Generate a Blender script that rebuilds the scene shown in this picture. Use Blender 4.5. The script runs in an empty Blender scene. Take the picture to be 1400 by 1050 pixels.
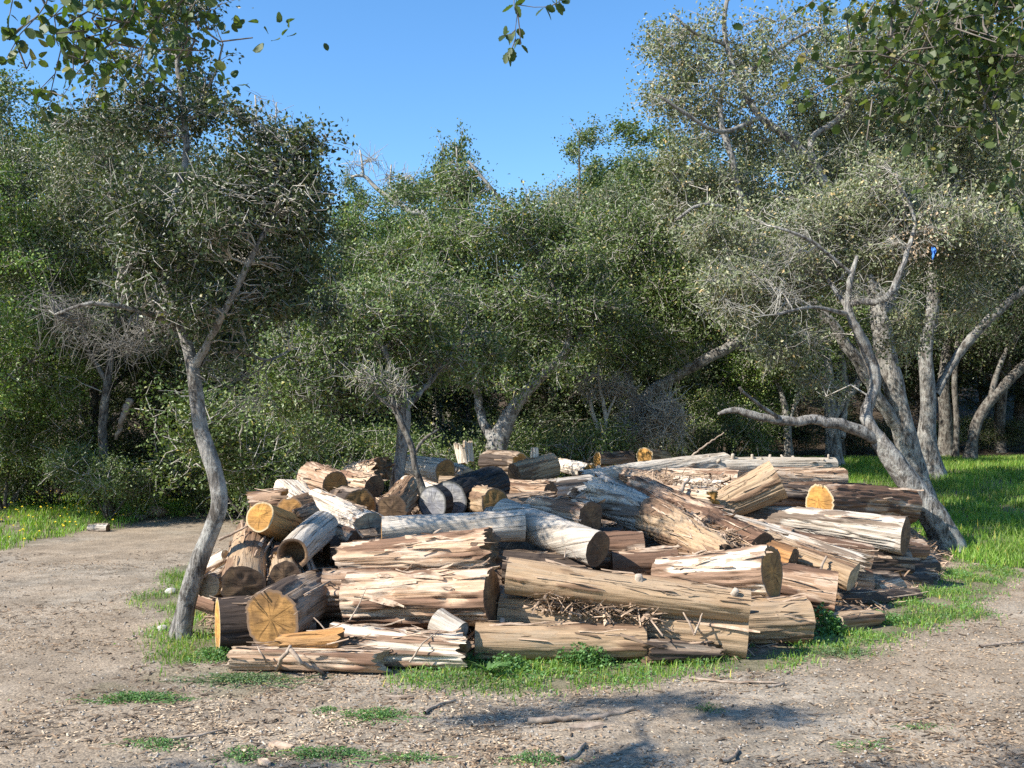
import bpy, math
import numpy as np
from mathutils import Vector, Matrix

# ------------------------------------------------------------------ camera, sky, sun, exposure
sc = bpy.context.scene
COL = sc.collection
F, CX, HY, EYE = 1400.0, 700.0, 585.0, 1.65          # focal length and horizon of the photograph in its pixels, eye height
cam = bpy.data.cameras.new('camera'); camo = bpy.data.objects.new('camera', cam); COL.objects.link(camo)
cam.sensor_width = 36.0; cam.lens = 36.0 * F / 1400.0
cam.shift_y = (HY - 525.0) / 1400.0
cam.clip_start = 0.05; cam.clip_end = 3000
camo.location = (0, 0, EYE); camo.rotation_euler = (math.radians(90), 0, 0)
sc.camera = camo
SUN_EL, SUN_AZ = math.radians(40), math.radians(243)   # azimuth clockwise from +Y
world = bpy.data.worlds.new('World'); sc.world = world; world.use_nodes = True
wn = world.node_tree; bg = wn.nodes['Background']
sky = wn.nodes.new('ShaderNodeTexSky'); sky.sky_type = 'NISHITA'; sky.sun_disc = False
sky.sun_elevation = SUN_EL; sky.sun_rotation = SUN_AZ
sky.altitude = 0; sky.air_density = 1.0; sky.dust_density = 0.2; sky.ozone_density = 3.0
hs = wn.nodes.new('ShaderNodeHueSaturation'); hs.inputs['Saturation'].default_value = 1.22     # the camera's vivid colour, all over the sky
wn.links.new(sky.outputs[0], hs.inputs['Color']); wn.links.new(hs.outputs[0], bg.inputs['Color']); bg.inputs['Strength'].default_value = 0.135
TOSUN = Vector((math.sin(SUN_AZ) * math.cos(SUN_EL), math.cos(SUN_AZ) * math.cos(SUN_EL), math.sin(SUN_EL)))
sl = bpy.data.lights.new('sun', 'SUN'); sl.energy = 5.0; sl.angle = math.radians(0.53); sl.color = (1.0, 0.95, 0.87)
slo = bpy.data.objects.new('sun', sl); COL.objects.link(slo)
slo.rotation_euler = TOSUN.to_track_quat('Z', 'Y').to_euler(); slo.location = TOSUN * 60
sc.view_settings.view_transform = 'Standard'; sc.view_settings.look = 'None'
sc.view_settings.gamma = 1.0; sc.view_settings.use_curve_mapping = False
sc.view_settings.exposure = 0.92
sc.render.engine = 'CYCLES'
sc.cycles.use_denoising = False
sc.cycles.max_bounces = 6; sc.cycles.diffuse_bounces = 2; sc.cycles.glossy_bounces = 2; sc.cycles.transmission_bounces = 3
sc.cycles.caustics_reflective = False; sc.cycles.caustics_refractive = False

# ------------------------------------------------------------------ numeric helpers
RNG = np.random.default_rng(7)
def _hash(ix, iy, iz):
    h = (ix * 374761393 + iy * 668265263 + iz * 1274126177) & 0xffffffff
    h = ((h ^ (h >> 13)) * 1103515245) & 0xffffffff
    h = ((h ^ (h >> 16)) * 2246822519) & 0xffffffff
    return ((h ^ (h >> 15)) & 0xffffff) / float(0xffffff)
def noise(x, y, z=0.0):
    x, y, z = np.broadcast_arrays(np.asarray(x, float), np.asarray(y, float), np.asarray(z, float))
    ix, iy, iz = np.floor(x).astype(np.int64), np.floor(y).astype(np.int64), np.floor(z).astype(np.int64)
    fx, fy, fz = x - ix, y - iy, z - iz
    fx, fy, fz = [f * f * (3 - 2 * f) for f in (fx, fy, fz)]
    def c(a, b, d): return _hash(ix + a, iy + b, iz + d)
    x00 = c(0,0,0) * (1-fx) + c(1,0,0) * fx; x10 = c(0,1,0) * (1-fx) + c(1,1,0) * fx
    x01 = c(0,0,1) * (1-fx) + c(1,0,1) * fx; x11 = c(0,1,1) * (1-fx) + c(1,1,1) * fx
    y0 = x00 * (1-fy) + x10 * fy; y1 = x01 * (1-fy) + x11 * fy
    return y0 * (1-fz) + y1 * fz
def fbm(x, y, z=0.0, o=3):
    s, a, t = 0.0, 1.0, 0.0
    for k in range(o):
        s = s + a * noise(np.asarray(x) * 2**k + 17.3*k, np.asarray(y) * 2**k - 9.1*k, np.asarray(z) * 2**k + 3.7*k); t += a; a *= 0.5
    return s / t
def sstep(a, b, x):
    t = np.clip((np.asarray(x, float) - a) / (b - a), 0, 1); return t * t * (3 - 2 * t)
def unit(v): return v / np.maximum(np.linalg.norm(v, axis=-1, keepdims=True), 1e-9)

def P(px, py, D):                                      # a pixel of the photograph at distance D
    return np.array([(px - CX) * D / F, D, EYE - (py - HY) * D / F])

def terrain(x, y):
    x = np.asarray(x, float); y = np.asarray(y, float)
    z = 0.82 * sstep(11.5, 24, y) * sstep(2.0, 6.0, x)
    z = z + 0.10 * sstep(14, 22, y) * sstep(-2, -6, x)
    h = np.maximum(y - 25.5, 0)
    z = z + 0.16 * h * sstep(0, 20, h) * (1 - 0.55 * sstep(60, 300, h))
    return z + 0.05 * (fbm(x * 0.35, y * 0.35, 2.0) - 0.5) + 0.018 * (fbm(x * 2.3, y * 2.3, 5.0) - 0.5)
def ground_hit(px, py):
    D = np.arange(4.0, 60.0, 0.02)
    g = terrain((px - CX) * D / F, D) - (EYE - (py - HY) * D / F)
    k = np.argmax(g >= 0) if (g >= 0).any() else len(D) - 1
    return float(D[k])
def gp(px, py):                                        # pixel -> point on the ground
    D = ground_hit(px, py); x = (px - CX) * D / F
    return np.array([x, D, float(terrain(x, D))])

# ------------------------------------------------------------------ mesh helpers
def mesh(name, V, polys, mats, smooth=True, attrs=None, matidx=None):
    """polys: list of int arrays (n,k)"""
    V = np.ascontiguousarray(V, dtype=np.float32)
    me = bpy.data.meshes.new(name)
    polys = [np.asarray(p, dtype=np.int32) for p in polys if p is not None and len(p)]
    nl = sum(p.size for p in polys); npoly = sum(len(p) for p in polys)
    me.vertices.add(len(V)); me.vertices.foreach_set('co', V.ravel())
    me.loops.add(nl); me.loops.foreach_set('vertex_index', np.concatenate([p.ravel() for p in polys]))
    me.polygons.add(npoly)
    tot = np.concatenate([np.full(len(p), p.shape[1], np.int32) for p in polys])
    st = np.concatenate([[0], np.cumsum(tot)[:-1]]).astype(np.int32)
    me.polygons.foreach_set('loop_start', st)
    me.polygons.foreach_set('use_smooth', np.full(npoly, smooth))
    for m in (mats if isinstance(mats, (list, tuple)) else [mats]): me.materials.append(m)
    if matidx is not None: me.polygons.foreach_set('material_index', np.asarray(matidx, np.int32))
    for k, a in (attrs or {}).items():
        a = np.asarray(a, np.float32)
        at = me.attributes.new(k, 'FLOAT_VECTOR' if a.ndim == 2 else 'FLOAT', 'POINT')
        at.data.foreach_set('vector' if a.ndim == 2 else 'value', a.ravel())
    me.update(calc_edges=True); me.validate()
    return me
def obj(name, me, parent=None, loc=None):
    o = bpy.data.objects.new(name, me); COL.objects.link(o)
    if parent is not None: o.parent = parent
    if loc is not None: o.location = loc
    return o
def tag(o, label=None, cat=None, group=None, kind=None):
    for k, v in (('label', label), ('category', cat), ('group', group), ('kind', kind)):
        if v: o[k] = v
    return o
def thing(name, label, cat, loc, group=None):
    return tag(obj(name, None, None, tuple(float(c) for c in loc)), label, cat, group)

class MB:                                              # collects pieces of one part
    def __init__(s): s.v, s.q, s.t, s.n = [], [], [], 0
    def add(s, V, Q=None, T=None):
        s.v.append(V)
        if Q is not None and len(Q): s.q.append(np.asarray(Q) + s.n)
        if T is not None and len(T): s.t.append(np.asarray(T) + s.n)
        s.n += len(V)
    def mesh(s, name, mat, smooth=True, off=(0,0,0), attrs=None):
        V = np.concatenate(s.v) - np.asarray(off)
        return mesh(name, V, [np.concatenate(s.q) if s.q else None, np.concatenate(s.t) if s.t else None], mat, smooth, attrs)

def smooth_path(P_, R_, step):
    P_, R_ = np.asarray(P_, float), np.asarray(R_, float)
    if len(P_) < 3:
        n = max(2, int(np.linalg.norm(P_[-1] - P_[0]) / step) + 1); t = np.linspace(0, 1, n)[:, None]
        return P_[0] * (1-t) + P_[-1] * t, np.interp(t[:, 0], [0, 1], [R_[0], R_[-1]])
    Q = np.vstack([2*P_[0] - P_[1], P_, 2*P_[-1] - P_[-2]]); out, ro = [], []
    for i in range(len(P_) - 1):
        a, b, c, d = Q[i:i+4]; n = max(1, int(round(np.linalg.norm(c - b) / step)))
        t = (np.arange(n) / n)[:, None]
        out.append(0.5 * (2*b + (c-a)*t + (2*a - 5*b + 4*c - d)*t*t + (3*b - a - 3*c + d)*t**3))
        ro.append(R_[i] + (R_[i+1] - R_[i]) * t[:, 0])
    return np.vstack(out + [P_[-1:]]), np.concatenate(ro + [R_[-1:]])
def frames(Pt):
    T = unit(np.gradient(Pt, axis=0)); N = np.zeros_like(T)
    r = np.array([0, 0, 1.0]) if abs(T[0][2]) < 0.8 else np.array([1.0, 0, 0])
    n = np.cross(T[0], r); n /= np.linalg.norm(n)
    for i in range(len(T)):
        n = n - T[i] * n.dot(T[i]); n /= max(np.linalg.norm(n), 1e-9); N[i] = n
    return T, N, np.cross(T, N)
def tube(Pt, R, sides, rough=0.0, seed=0.0, cap=True):
    Pt = np.asarray(Pt, float); R = np.asarray(R, float)
    T, N, B = frames(Pt); a = np.linspace(0, 2*np.pi, sides, endpoint=False)
    rr = R[:, None] * np.ones((1, sides))
    if rough:
        s = np.concatenate([[0], np.cumsum(np.linalg.norm(np.diff(Pt, axis=0), axis=1))])[:, None] / max(R.max(), .02)
        ca, sa = np.cos(a)[None], np.sin(a)[None]
        rr = rr * (1 + rough * (2*fbm(ca*1.3 + seed, sa*1.3, s*0.35, 2) - 1) + rough * 0.9 * (2*noise(ca*5 + seed, sa*5, s*0.7) - 1))
    V = Pt[:, None] + rr[..., None] * (np.cos(a)[None, :, None] * N[:, None] + np.sin(a)[None, :, None] * B[:, None])
    n = len(Pt); i = np.arange(n-1)[:, None] * sides; j = np.arange(sides)[None]
    Q = np.stack([i + j, i + (j+1) % sides, i + sides + (j+1) % sides, i + sides + j], -1).reshape(-1, 4)
    V = V.reshape(-1, 3); Tq = None
    if cap:
        V = np.vstack([V, Pt[-1] + T[-1] * R[-1] * 0.4]); k = (n-1) * sides; j = np.arange(sides)
        Tq = np.stack([k + j, k + (j+1) % sides, np.full(sides, len(V)-1)], -1)
    return V, Q, Tq

# ------------------------------------------------------------------ materials
def nt(name):
    m = bpy.data.materials.new(name); m.use_nodes = True; t = m.node_tree
    b = t.nodes['Principled BSDF']; b.inputs['Roughness'].default_value = 0.85
    return m, t, b
class G:                                               # tiny node-graph writer
    def __init__(s, t): s.t = t
    def n(s, kind, **kw):
        x = s.t.nodes.new(kind)
        for k, v in kw.items(): setattr(x, k, v)
        return x
    def l(s, a, b): s.t.links.new(a, b)
    def val(s, inp, v):
        if hasattr(v, 'is_linked') or hasattr(v, 'links'): s.l(v, inp)
        else: inp.default_value = v
    def mapped(s, vec, scale):
        m = s.n('ShaderNodeMapping'); s.l(vec, m.inputs['Vector']); m.inputs['Scale'].default_value = scale; return m.outputs[0]
    def noise(s, vec, scale, detail=4, rough=0.55, dist=0.0):
        x = s.n('ShaderNodeTexNoise'); s.l(vec, x.inputs['Vector'])
        x.inputs['Scale'].default_value = scale; x.inputs['Detail'].default_value = detail
        x.inputs['Roughness'].default_value = rough; x.inputs['Distortion'].default_value = dist; return x.outputs['Fac']
    def ramp(s, fac, stops):
        r = s.n('ShaderNodeValToRGB'); e = r.color_ramp.elements
        while len(e) < len(stops): e.new(0.5)
        for el, (p, c) in zip(e, stops):
            el.position = p; el.color = (c, c, c, 1) if isinstance(c, (int, float)) else (*c, 1)
        s.l(fac, r.inputs[0]); return r.outputs[0]
    def mix(s, fac, a, b, blend='MIX'):
        m = s.n('ShaderNodeMix', data_type='RGBA', blend_type=blend)
        s.val(m.inputs[0], fac)
        for i, v in ((6, a), (7, b)):
            if isinstance(v, tuple): v = (*v, 1) if len(v) == 3 else v
            s.val(m.inputs[i], v)
        return m.outputs[2]
    def math(s, op, a, b=0.0):
        m = s.n('ShaderNodeMath', operation=op); s.val(m.inputs[0], a); s.val(m.inputs[1], b); return m.outputs[0]
    def bump(s, h, strength, dist, normal=None):
        b = s.n('ShaderNodeBump'); b.inputs['Strength'].default_value = strength; b.inputs['Distance'].default_value = dist
        s.l(h, b.inputs['Height'])
        if normal is not None: s.l(normal, b.inputs['Normal'])
        return b.outputs[0]
    def attr(s, name): return s.n('ShaderNodeAttribute', attribute_name=name)
    def shifted(s, vec, k=37.0):                       # a different piece of the pattern for every object
        oi = s.n('ShaderNodeObjectInfo'); c = s.n('ShaderNodeCombineXYZ')
        for i in range(3): s.l(s.math('MULTIPLY', oi.outputs['Random'], k * (1 + 0.37*i)), c.inputs[i])
        a = s.n('ShaderNodeVectorMath', operation='ADD'); s.l(vec, a.inputs[0]); s.l(c.outputs[0], a.inputs[1]); return a.outputs[0]

def wood_mat(name, light, dark, weather, bark, wamt=0.5, rough=0.8, contrast=1.0):
    m, t, b = nt(name); g = G(t)
    vec = g.shifted(g.attr('grain').outputs['Vector'])
    fine = g.noise(g.mapped(vec, (2.6, 105, 105)), 1.0, 5, 0.7, 0.5)
    mid = g.noise(g.mapped(vec, (1.3, 25, 25)), 1.0, 5, 0.65, 1.0)
    patch = g.noise(g.mapped(vec, (1.7, 7.5, 7.5)), 1.0, 6, 0.65, 0.8)
    spot = g.noise(g.mapped(vec, (11, 24, 24)), 1.0, 4, 0.7)
    crack = g.ramp(g.noise(g.mapped(vec, (0.8, 42, 42)), 1.0, 3, 0.55, 0.25), [(0.345, 0.0), (0.385, 1.0)])
    c = g.mix(g.ramp(mid, [(0.38, 0.0), (0.58, 1.0)]), dark, light)
    c = g.mix(g.math('MULTIPLY', g.ramp(patch, [(0.50, 0.0), (0.54, 1.0)]), wamt), c, weather)
    c = g.mix(g.math('MULTIPLY', g.ramp(spot, [(0.63, 0.0), (0.69, 1.0)]), 0.6), c, tuple(x * 0.35 for x in dark))
    bk = g.mix(g.ramp(mid, [(0.35, 0.0), (0.65, 1.0)]), tuple(x * 0.5 for x in bark), bark)
    c = g.mix(g.attr('bark').outputs['Fac'], c, bk)
    c = g.mix(0.8 * contrast, c, g.ramp(fine, [(0.28, 0.60), (0.70, 1.12)]), 'MULTIPLY')
    c = g.mix(g.math('MULTIPLY', g.math('SUBTRACT', 1.0, crack), 0.6), c, tuple(x * 0.18 for x in dark))
    g.l(c, b.inputs['Base Color']); b.inputs['Roughness'].default_value = rough
    b.inputs['Specular IOR Level'].default_value = 0.25
    n1 = g.bump(g.math('ADD', g.math('MULTIPLY', fine, 0.5), g.math('MULTIPLY', crack, 1.0)), 1.0, 0.010)
    g.l(g.bump(mid, 0.55, 0.02, n1), b.inputs['Normal'])
    return m
def cut_mat(name, a, b_, rim, crackc=0.75):
    m, t, b = nt(name); g = G(t)
    obv = g.n('ShaderNodeTexCoord').outputs['Object']
    sep = g.n('ShaderNodeSeparateXYZ'); g.l(obv, sep.inputs[0])
    rad = g.attr('rim').outputs['Fac']                 # 0 at the pith, 1 at the bark
    ang = g.math('ARCTAN2', sep.outputs[1], sep.outputs[2])
    vec = g.shifted(obv)
    wob = g.noise(vec, 9, 3)
    ring = g.n('ShaderNodeTexNoise', noise_dimensions='1D')
    g.l(g.math('ADD', g.math('MULTIPLY', rad, 52.0), g.math('MULTIPLY', wob, 2.5)), ring.inputs['W']); ring.inputs['Scale'].default_value = 1.0; ring.inputs['Detail'].default_value = 3
    oi = g.n('ShaderNodeObjectInfo')
    cr = g.n('ShaderNodeTexNoise', noise_dimensions='1D'); cr.inputs['Scale'].default_value = 4.2; cr.inputs['Detail'].default_value = 4
    g.l(g.math('ADD', g.math('ADD', ang, g.math('MULTIPLY', oi.outputs['Random'], 80.0)), g.math('MULTIPLY', wob, 0.25)), cr.inputs['W'])
    crm = g.ramp(cr.outputs['Fac'], [(0.335, 1.0), (0.37, 0.0)])
    crm = g.math('MULTIPLY', crm, g.ramp(rad, [(0.0, 1.0), (0.5, 0.8), (0.9, 0.0)]))
    saw = g.noise(g.mapped(vec, (1, 6, 90)), 1.0, 3)
    c = g.mix(g.ramp(ring.outputs['Fac'], [(0.35, 0.0), (0.65, 1.0)]), a, b_)
    c = g.mix(g.math('MULTIPLY', g.ramp(g.noise(vec, 6, 4), [(0.42, 0), (0.60, 1)]), 0.7), c, (b_[0]*.55, b_[1]*.6, b_[2]*.8))
    c = g.mix(0.75, c, g.ramp(saw, [(0.3, 0.55), (0.7, 1.15)]), 'MULTIPLY')
    c = g.mix(g.math('MULTIPLY', g.ramp(g.noise(vec, 24, 4, 0.7), [(0.55, 0), (0.70, 1)]), 0.6), c, tuple(x * 0.35 for x in b_))
    c = g.mix(g.ramp(rad, [(0.86, 0.0), (0.95, 1.0)]), c, rim)
    c = g.mix(g.math('MULTIPLY', crm, crackc), c, tuple(x * 0.15 for x in b_))
    g.l(c, b.inputs['Base Color']); b.inputs['Specular IOR Level'].default_value = 0.2
    h = g.math('SUBTRACT', g.math('MULTIPLY', saw, 0.35), crm)
    g.l(g.bump(h, 0.7, 0.01), b.inputs['Normal'])
    return m
def bark_mat(name, light, dark, lichen, scale=14.0, obj_space=True):
    m, t, b = nt(name); g = G(t)
    vec = g.n('ShaderNodeTexCoord').outputs['Object']
    fis = g.noise(g.mapped(vec, (1, 1, 0.33)), scale, 6, 0.65, 0.8)
    big = g.noise(vec, 2.3, 4)
    li = g.noise(vec, 7.5, 6, 0.7)
    f2 = g.noise(g.mapped(vec, (1, 1, 0.22)), scale * 3.2, 5, 0.7, 0.5)
    c = g.mix(g.ramp(fis, [(0.40, 0.0), (0.55, 1.0)]), dark, light)
    c = g.mix(0.8, c, g.ramp(f2, [(0.34, 0.35), (0.60, 1.1)]), 'MULTIPLY')
    c = g.mix(g.math('MULTIPLY', g.ramp(li, [(0.50, 0.0), (0.60, 1.0)]), 0.55), c, lichen)
    c = g.mix(0.6, c, g.ramp(big, [(0.3, 0.6), (0.7, 1.15)]), 'MULTIPLY')
    g.l(c, b.inputs['Base Color']); b.inputs['Roughness'].default_value = 0.95; b.inputs['Specular IOR Level'].default_value = 0.1
    g.l(g.bump(g.math('ADD', fis, g.math('MULTIPLY', f2, 0.5)), 1.0, 0.035), b.inputs['Normal'])
    return m
def leaf_mat(name, a, b_, c_, gloss=0.44, trans=0.20):
    m, t, b = nt(name); g = G(t)
    geo = g.n('ShaderNodeNewGeometry'); oi = g.n('ShaderNodeObjectInfo')
    r = g.math('FRACT', g.math('ADD', geo.outputs['Random Per Island'], g.math('MULTIPLY', oi.outputs['Random'], 7.0)))
    col = g.ramp(r, [(0.0, a), (0.55, b_), (0.93, c_), (1.0, (c_[0]*1.9, c_[1]*1.25, c_[2]*0.9))])
    pos = g.n('ShaderNodeTexCoord').outputs['Object']
    col = g.mix(0.55, col, g.ramp(g.noise(pos, 1.3, 3), [(0.32, 0.45), (0.68, 1.45)]), 'MULTIPLY')
    g.l(col, b.inputs['Base Color']); b.inputs['Roughness'].default_value = gloss; b.inputs['Specular IOR Level'].default_value = 0.4
    tr = g.n('ShaderNodeBsdfTranslucent'); g.l(g.mix(1.0, col, (1.3, 1.5, 0.5), 'MULTIPLY'), tr.inputs['Color'])
    ms = g.n('ShaderNodeMixShader'); ms.inputs[0].default_value = trans
    g.l(b.outputs[0], ms.inputs[1]); g.l(tr.outputs[0], ms.inputs[2])
    out = [n for n in t.nodes if n.type == 'OUTPUT_MATERIAL'][0]; g.l(ms.outputs[0], out.inputs['Surface'])
    return m
def plain_mat(name, a, b_, scale=8.0, rough=0.9, island=False, bump=0.3):
    m, t, b = nt(name); g = G(t)
    vec = g.shifted(g.n('ShaderNodeTexCoord').outputs['Object'])
    fac = g.n('ShaderNodeNewGeometry').outputs['Random Per Island'] if island else g.ramp(g.noise(vec, scale, 5, 0.65), [(0.32, 0.0), (0.66, 1.0)])
    g.l(g.mix(fac, a, b_), b.inputs['Base Color']); b.inputs['Roughness'].default_value = rough
    b.inputs['Specular IOR Level'].default_value = 0.2
    if bump: g.l(g.bump(g.noise(vec, scale * 2.2, 5), bump, 0.02), b.inputs['Normal'])
    return m

M = {}
#                        light              dark               weather            bark
M['pink']   = wood_mat('pink_stripped_wood', (.61,.435,.295), (.39,.245,.15), (.69,.56,.43), (.30,.175,.11), 0.55)
M['tan']    = wood_mat('tan_smooth_wood',    (.45,.31,.185), (.34,.225,.13), (.40,.30,.20), (.28,.17,.10), 0.5, 0.7, 0.75)
M['grey']   = wood_mat('grey_weathered_wood',(.55,.475,.385), (.38,.31,.235), (.60,.535,.45), (.27,.20,.145), 0.6)
M['white']  = wood_mat('white_peeled_wood',  (.76,.67,.55), (.54,.42,.30), (.70,.60,.48), (.34,.215,.14), 0.4)
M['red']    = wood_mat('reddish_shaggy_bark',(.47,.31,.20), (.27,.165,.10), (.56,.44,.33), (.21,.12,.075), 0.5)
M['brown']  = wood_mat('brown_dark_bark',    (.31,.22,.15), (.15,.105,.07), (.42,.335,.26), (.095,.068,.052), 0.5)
M['orange'] = wood_mat('orange_peeled_wood', (.52,.27,.095), (.40,.195,.07), (.47,.28,.13), (.25,.13,.06), 0.4)
M['char']   = wood_mat('charred_wood',       (.022,.021,.021), (.009,.009,.010), (.05,.05,.05), (.012,.012,.012), 0.4, 0.5)
M['c_orange'] = cut_mat('cut_orange', (.62,.33,.085), (.46,.225,.06), (.46,.36,.22))
M['c_yellow'] = cut_mat('cut_yellow', (.46,.255,.085), (.33,.17,.058), (.19,.125,.08))
M['c_brown']  = cut_mat('cut_brown', (.24,.155,.085), (.15,.09,.05), (.12,.08,.055))
M['c_pale']   = cut_mat('cut_pale', (.56,.44,.29), (.42,.31,.195), (.33,.25,.17))
M['c_grey']   = cut_mat('cut_grey', (.42,.40,.37), (.30,.285,.26), (.07,.07,.065))
M['oakbark']  = bark_mat('oak_bark_grey', (.34,.315,.28), (.11,.095,.08), (.47,.46,.41))
M['oakdark']  = bark_mat('oak_bark_dark', (.21,.185,.155), (.06,.05,.042), (.30,.29,.25))
M['twig']     = plain_mat('lichen_grey_twig', (.25,.22,.18), (.48,.45,.385), 12.0, bump=0)
M['twigdark'] = plain_mat('dark_twig', (.085,.07,.055), (.20,.175,.145), 12.0, bump=0)
M['leaf']     = leaf_mat('oak_leaf', (.060,.096,.024), (.110,.158,.041), (.192,.238,.082))
M['leafgrey'] = leaf_mat('oak_leaf_grey', (.112,.132,.062), (.190,.210,.108), (.320,.330,.195))
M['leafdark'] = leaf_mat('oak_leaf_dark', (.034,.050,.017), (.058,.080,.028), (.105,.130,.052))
M['leafbright'] = leaf_mat('shrub_leaf_bright', (.088,.148,.028), (.145,.222,.045), (.220,.295,.078))
M['leafnear'] = leaf_mat('near_oak_leaf', (.035,.062,.018), (.060,.095,.025), (.12,.15,.045), 0.5, 0.4)
M['grass']    = leaf_mat('grass_blade', (.12,.23,.030), (.19,.33,.045), (.33,.40,.12), 0.5, 0.4)
M['weed']     = leaf_mat('weed_leaf', (.075,.17,.045), (.12,.24,.07), (.18,.31,.10), 0.5, 0.35)
M['weedgrey'] = leaf_mat('weed_leaf_grey', (.09,.15,.06), (.13,.20,.08), (.19,.26,.12), 0.6, 0.3)
M['flower']   = plain_mat('yellow_petal', (.75,.55,.02), (.85,.65,.05), 5, 0.6, bump=0)
M['chip']     = plain_mat('wood_chip', (.15,.09,.05), (.50,.37,.24), 5, 0.9, island=True, bump=0)
M['barkchip'] = plain_mat('bark_shred', (.13,.085,.055), (.52,.37,.25), 5, 0.9, island=True, bump=0)
M['pebble']   = plain_mat('pebble_grey', (.20,.175,.145), (.37,.33,.28), 5, 0.9, island=True, bump=0)
M['stone']    = plain_mat('pale_stone', (.34,.315,.28), (.55,.52,.47), 9)
M['stick']    = plain_mat('dry_stick', (.20,.14,.10), (.44,.35,.265), 14)
M['strip']    = plain_mat('bark_strip_tan', (.27,.175,.115), (.53,.41,.30), 16)
M['blue']     = plain_mat('blue_plastic', (.05,.18,.62), (.09,.27,.75), 9, 0.4, bump=0)
M['stub'] = plain_mat('branch_stub_wood', (.24,.19,.145), (.46,.39,.31), 14)
M['twigmid'] = plain_mat('grey_brown_twig', (.11,.10,.085), (.24,.225,.195), 12.0, bump=0)
M['darkbit'] = plain_mat('dark_twig_bits', (.055,.04,.028), (.26,.18,.115), 5, 0.9, island=True, bump=0)
M['deadleaf'] = plain_mat('dead_tan_leaf', (.36,.25,.15), (.66,.52,.36), 5, 0.8, island=True, bump=0)
M['leafmix'] = leaf_mat('oak_leaf_mixed', (.058,.080,.030), (.100,.126,.052), (.190,.205,.105))
M['twigmid2'] = plain_mat('grey_lichen_twig', (.19,.175,.145), (.36,.34,.29), 12.0, bump=0)

# ------------------------------------------------------------------ ground zones (from pixels of the photograph laid on the ground)
def poly_px(pts): return np.array([gp(*p)[:2] for p in pts])
def inside(poly, x, y):
    x = np.asarray(x); y = np.asarray(y); r = np.zeros(x.shape, bool); n = len(poly)
    for i in range(n):
        (x1, y1), (x2, y2) = poly[i], poly[(i+1) % n]
        if y1 == y2: continue
        r ^= ((y1 > y) != (y2 > y)) & (x < (x2-x1) * (y-y1) / (y2-y1) + x1)
    return r
GRASS_FRONT = poly_px([(520,928),(560,918),(640,905),(800,895),(1010,880),(1090,878),(1180,850),(1260,800),(1330,765),(1392,755),(1385,790),(1350,838),(1250,868),(1120,905),(1010,925),(860,938),(700,952),(590,945)])
GRASS_LEFT = poly_px([(196,905),(205,872),(222,850),(212,815),(228,775),(258,770),(285,840),(330,880),(325,905),(250,918)])
GRASS_BACKL = poly_px([(-140,755),(0,752),(60,738),(150,722),(205,708),(290,694),(292,683),(120,680),(-200,680)])
MEADOW = np.array([(5.6,12.2),(5.0,14),(4.2,16.5),(2.2,20),(1.5,26),(24,28),(22,12.5),(9.0,11.8),(7.4,12.6),(6.6,11.2)])
SMALL = [((190,957),.30,.08),((335,930),.36,.13),((515,978),.20,.09),((470,976),.10,.05),((450,1034),.26,.05),((212,1020),.16,.05),((330,1036),.13,.05),
         ((970,972),.10,.05),((1255,995),.12,.03),((1180,1022),.12,.03),((1010,905),.22,.07),((1140,893),.30,.08),((150,945),.12,.05),((560,1040),.18,.05),((735,1036),.14,.06),((245,930),.2,.1),((1215,888),.18,.05),((690,1045),.2,.05)]
SMALLG = [(gp(*p)[:2], rx, ry * 2.2) for p, rx, ry in SMALL]
def grass_mask(x, y):
    w = 0.10 + 0.02 * np.maximum(y - 8, 0)
    jx = x + w * (2*fbm(x*2.2, y*2.2, 11.0) - 1) * 2; jy = y + w * (2*fbm(x*2.2, y*2.2, 23.0) - 1) * 3
    m = (inside(GRASS_FRONT, jx, jy) | inside(GRASS_LEFT, jx, jy) | inside(GRASS_BACKL, jx, jy) | inside(MEADOW, jx, jy)).astype(float)
    for c, rx, ry in SMALLG:
        m = np.maximum(m, (((jx-c[0])/rx)**2 + ((jy-c[1])/ry)**2 < 1) * 0.55)
    return m
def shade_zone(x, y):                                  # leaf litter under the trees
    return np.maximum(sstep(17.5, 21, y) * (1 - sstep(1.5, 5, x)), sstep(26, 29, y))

def axis(lin0, lin1, step, far0, far1, g=1.22):
    a = list(np.arange(lin0, lin1 + 1e-6, step)); s = step; v = a[-1]
    while v < far1: s *= g; v += s; a.append(v)
    s = step; v = a[0]; b = []
    while v > far0: s *= g; v -= s; b.append(v)
    return np.array(b[::-1] + a)
gx = axis(-5.5, 6.5, 0.055, -900, 900); gy = axis(4.2, 13.0, 0.055, -300, 1500)
X, Y = np.meshgrid(gx, gy)
nearm = sstep(30, 10, Y)
Z = terrain(X, Y) + nearm * (0.012 * (fbm(X*9, Y*9, 3.0, 2) - 0.5) + 0.010 * (noise(X*17, Y*17, 8.0) - 0.5))
gm = grass_mask(X, Y)
nx, ny = len(gx), len(gy); ii = np.arange(ny-1)[:, None] * nx + np.arange(nx-1)[None]
Q = np.stack([ii, ii+1, ii+nx+1, ii+nx], -1).reshape(-1, 4)

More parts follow.
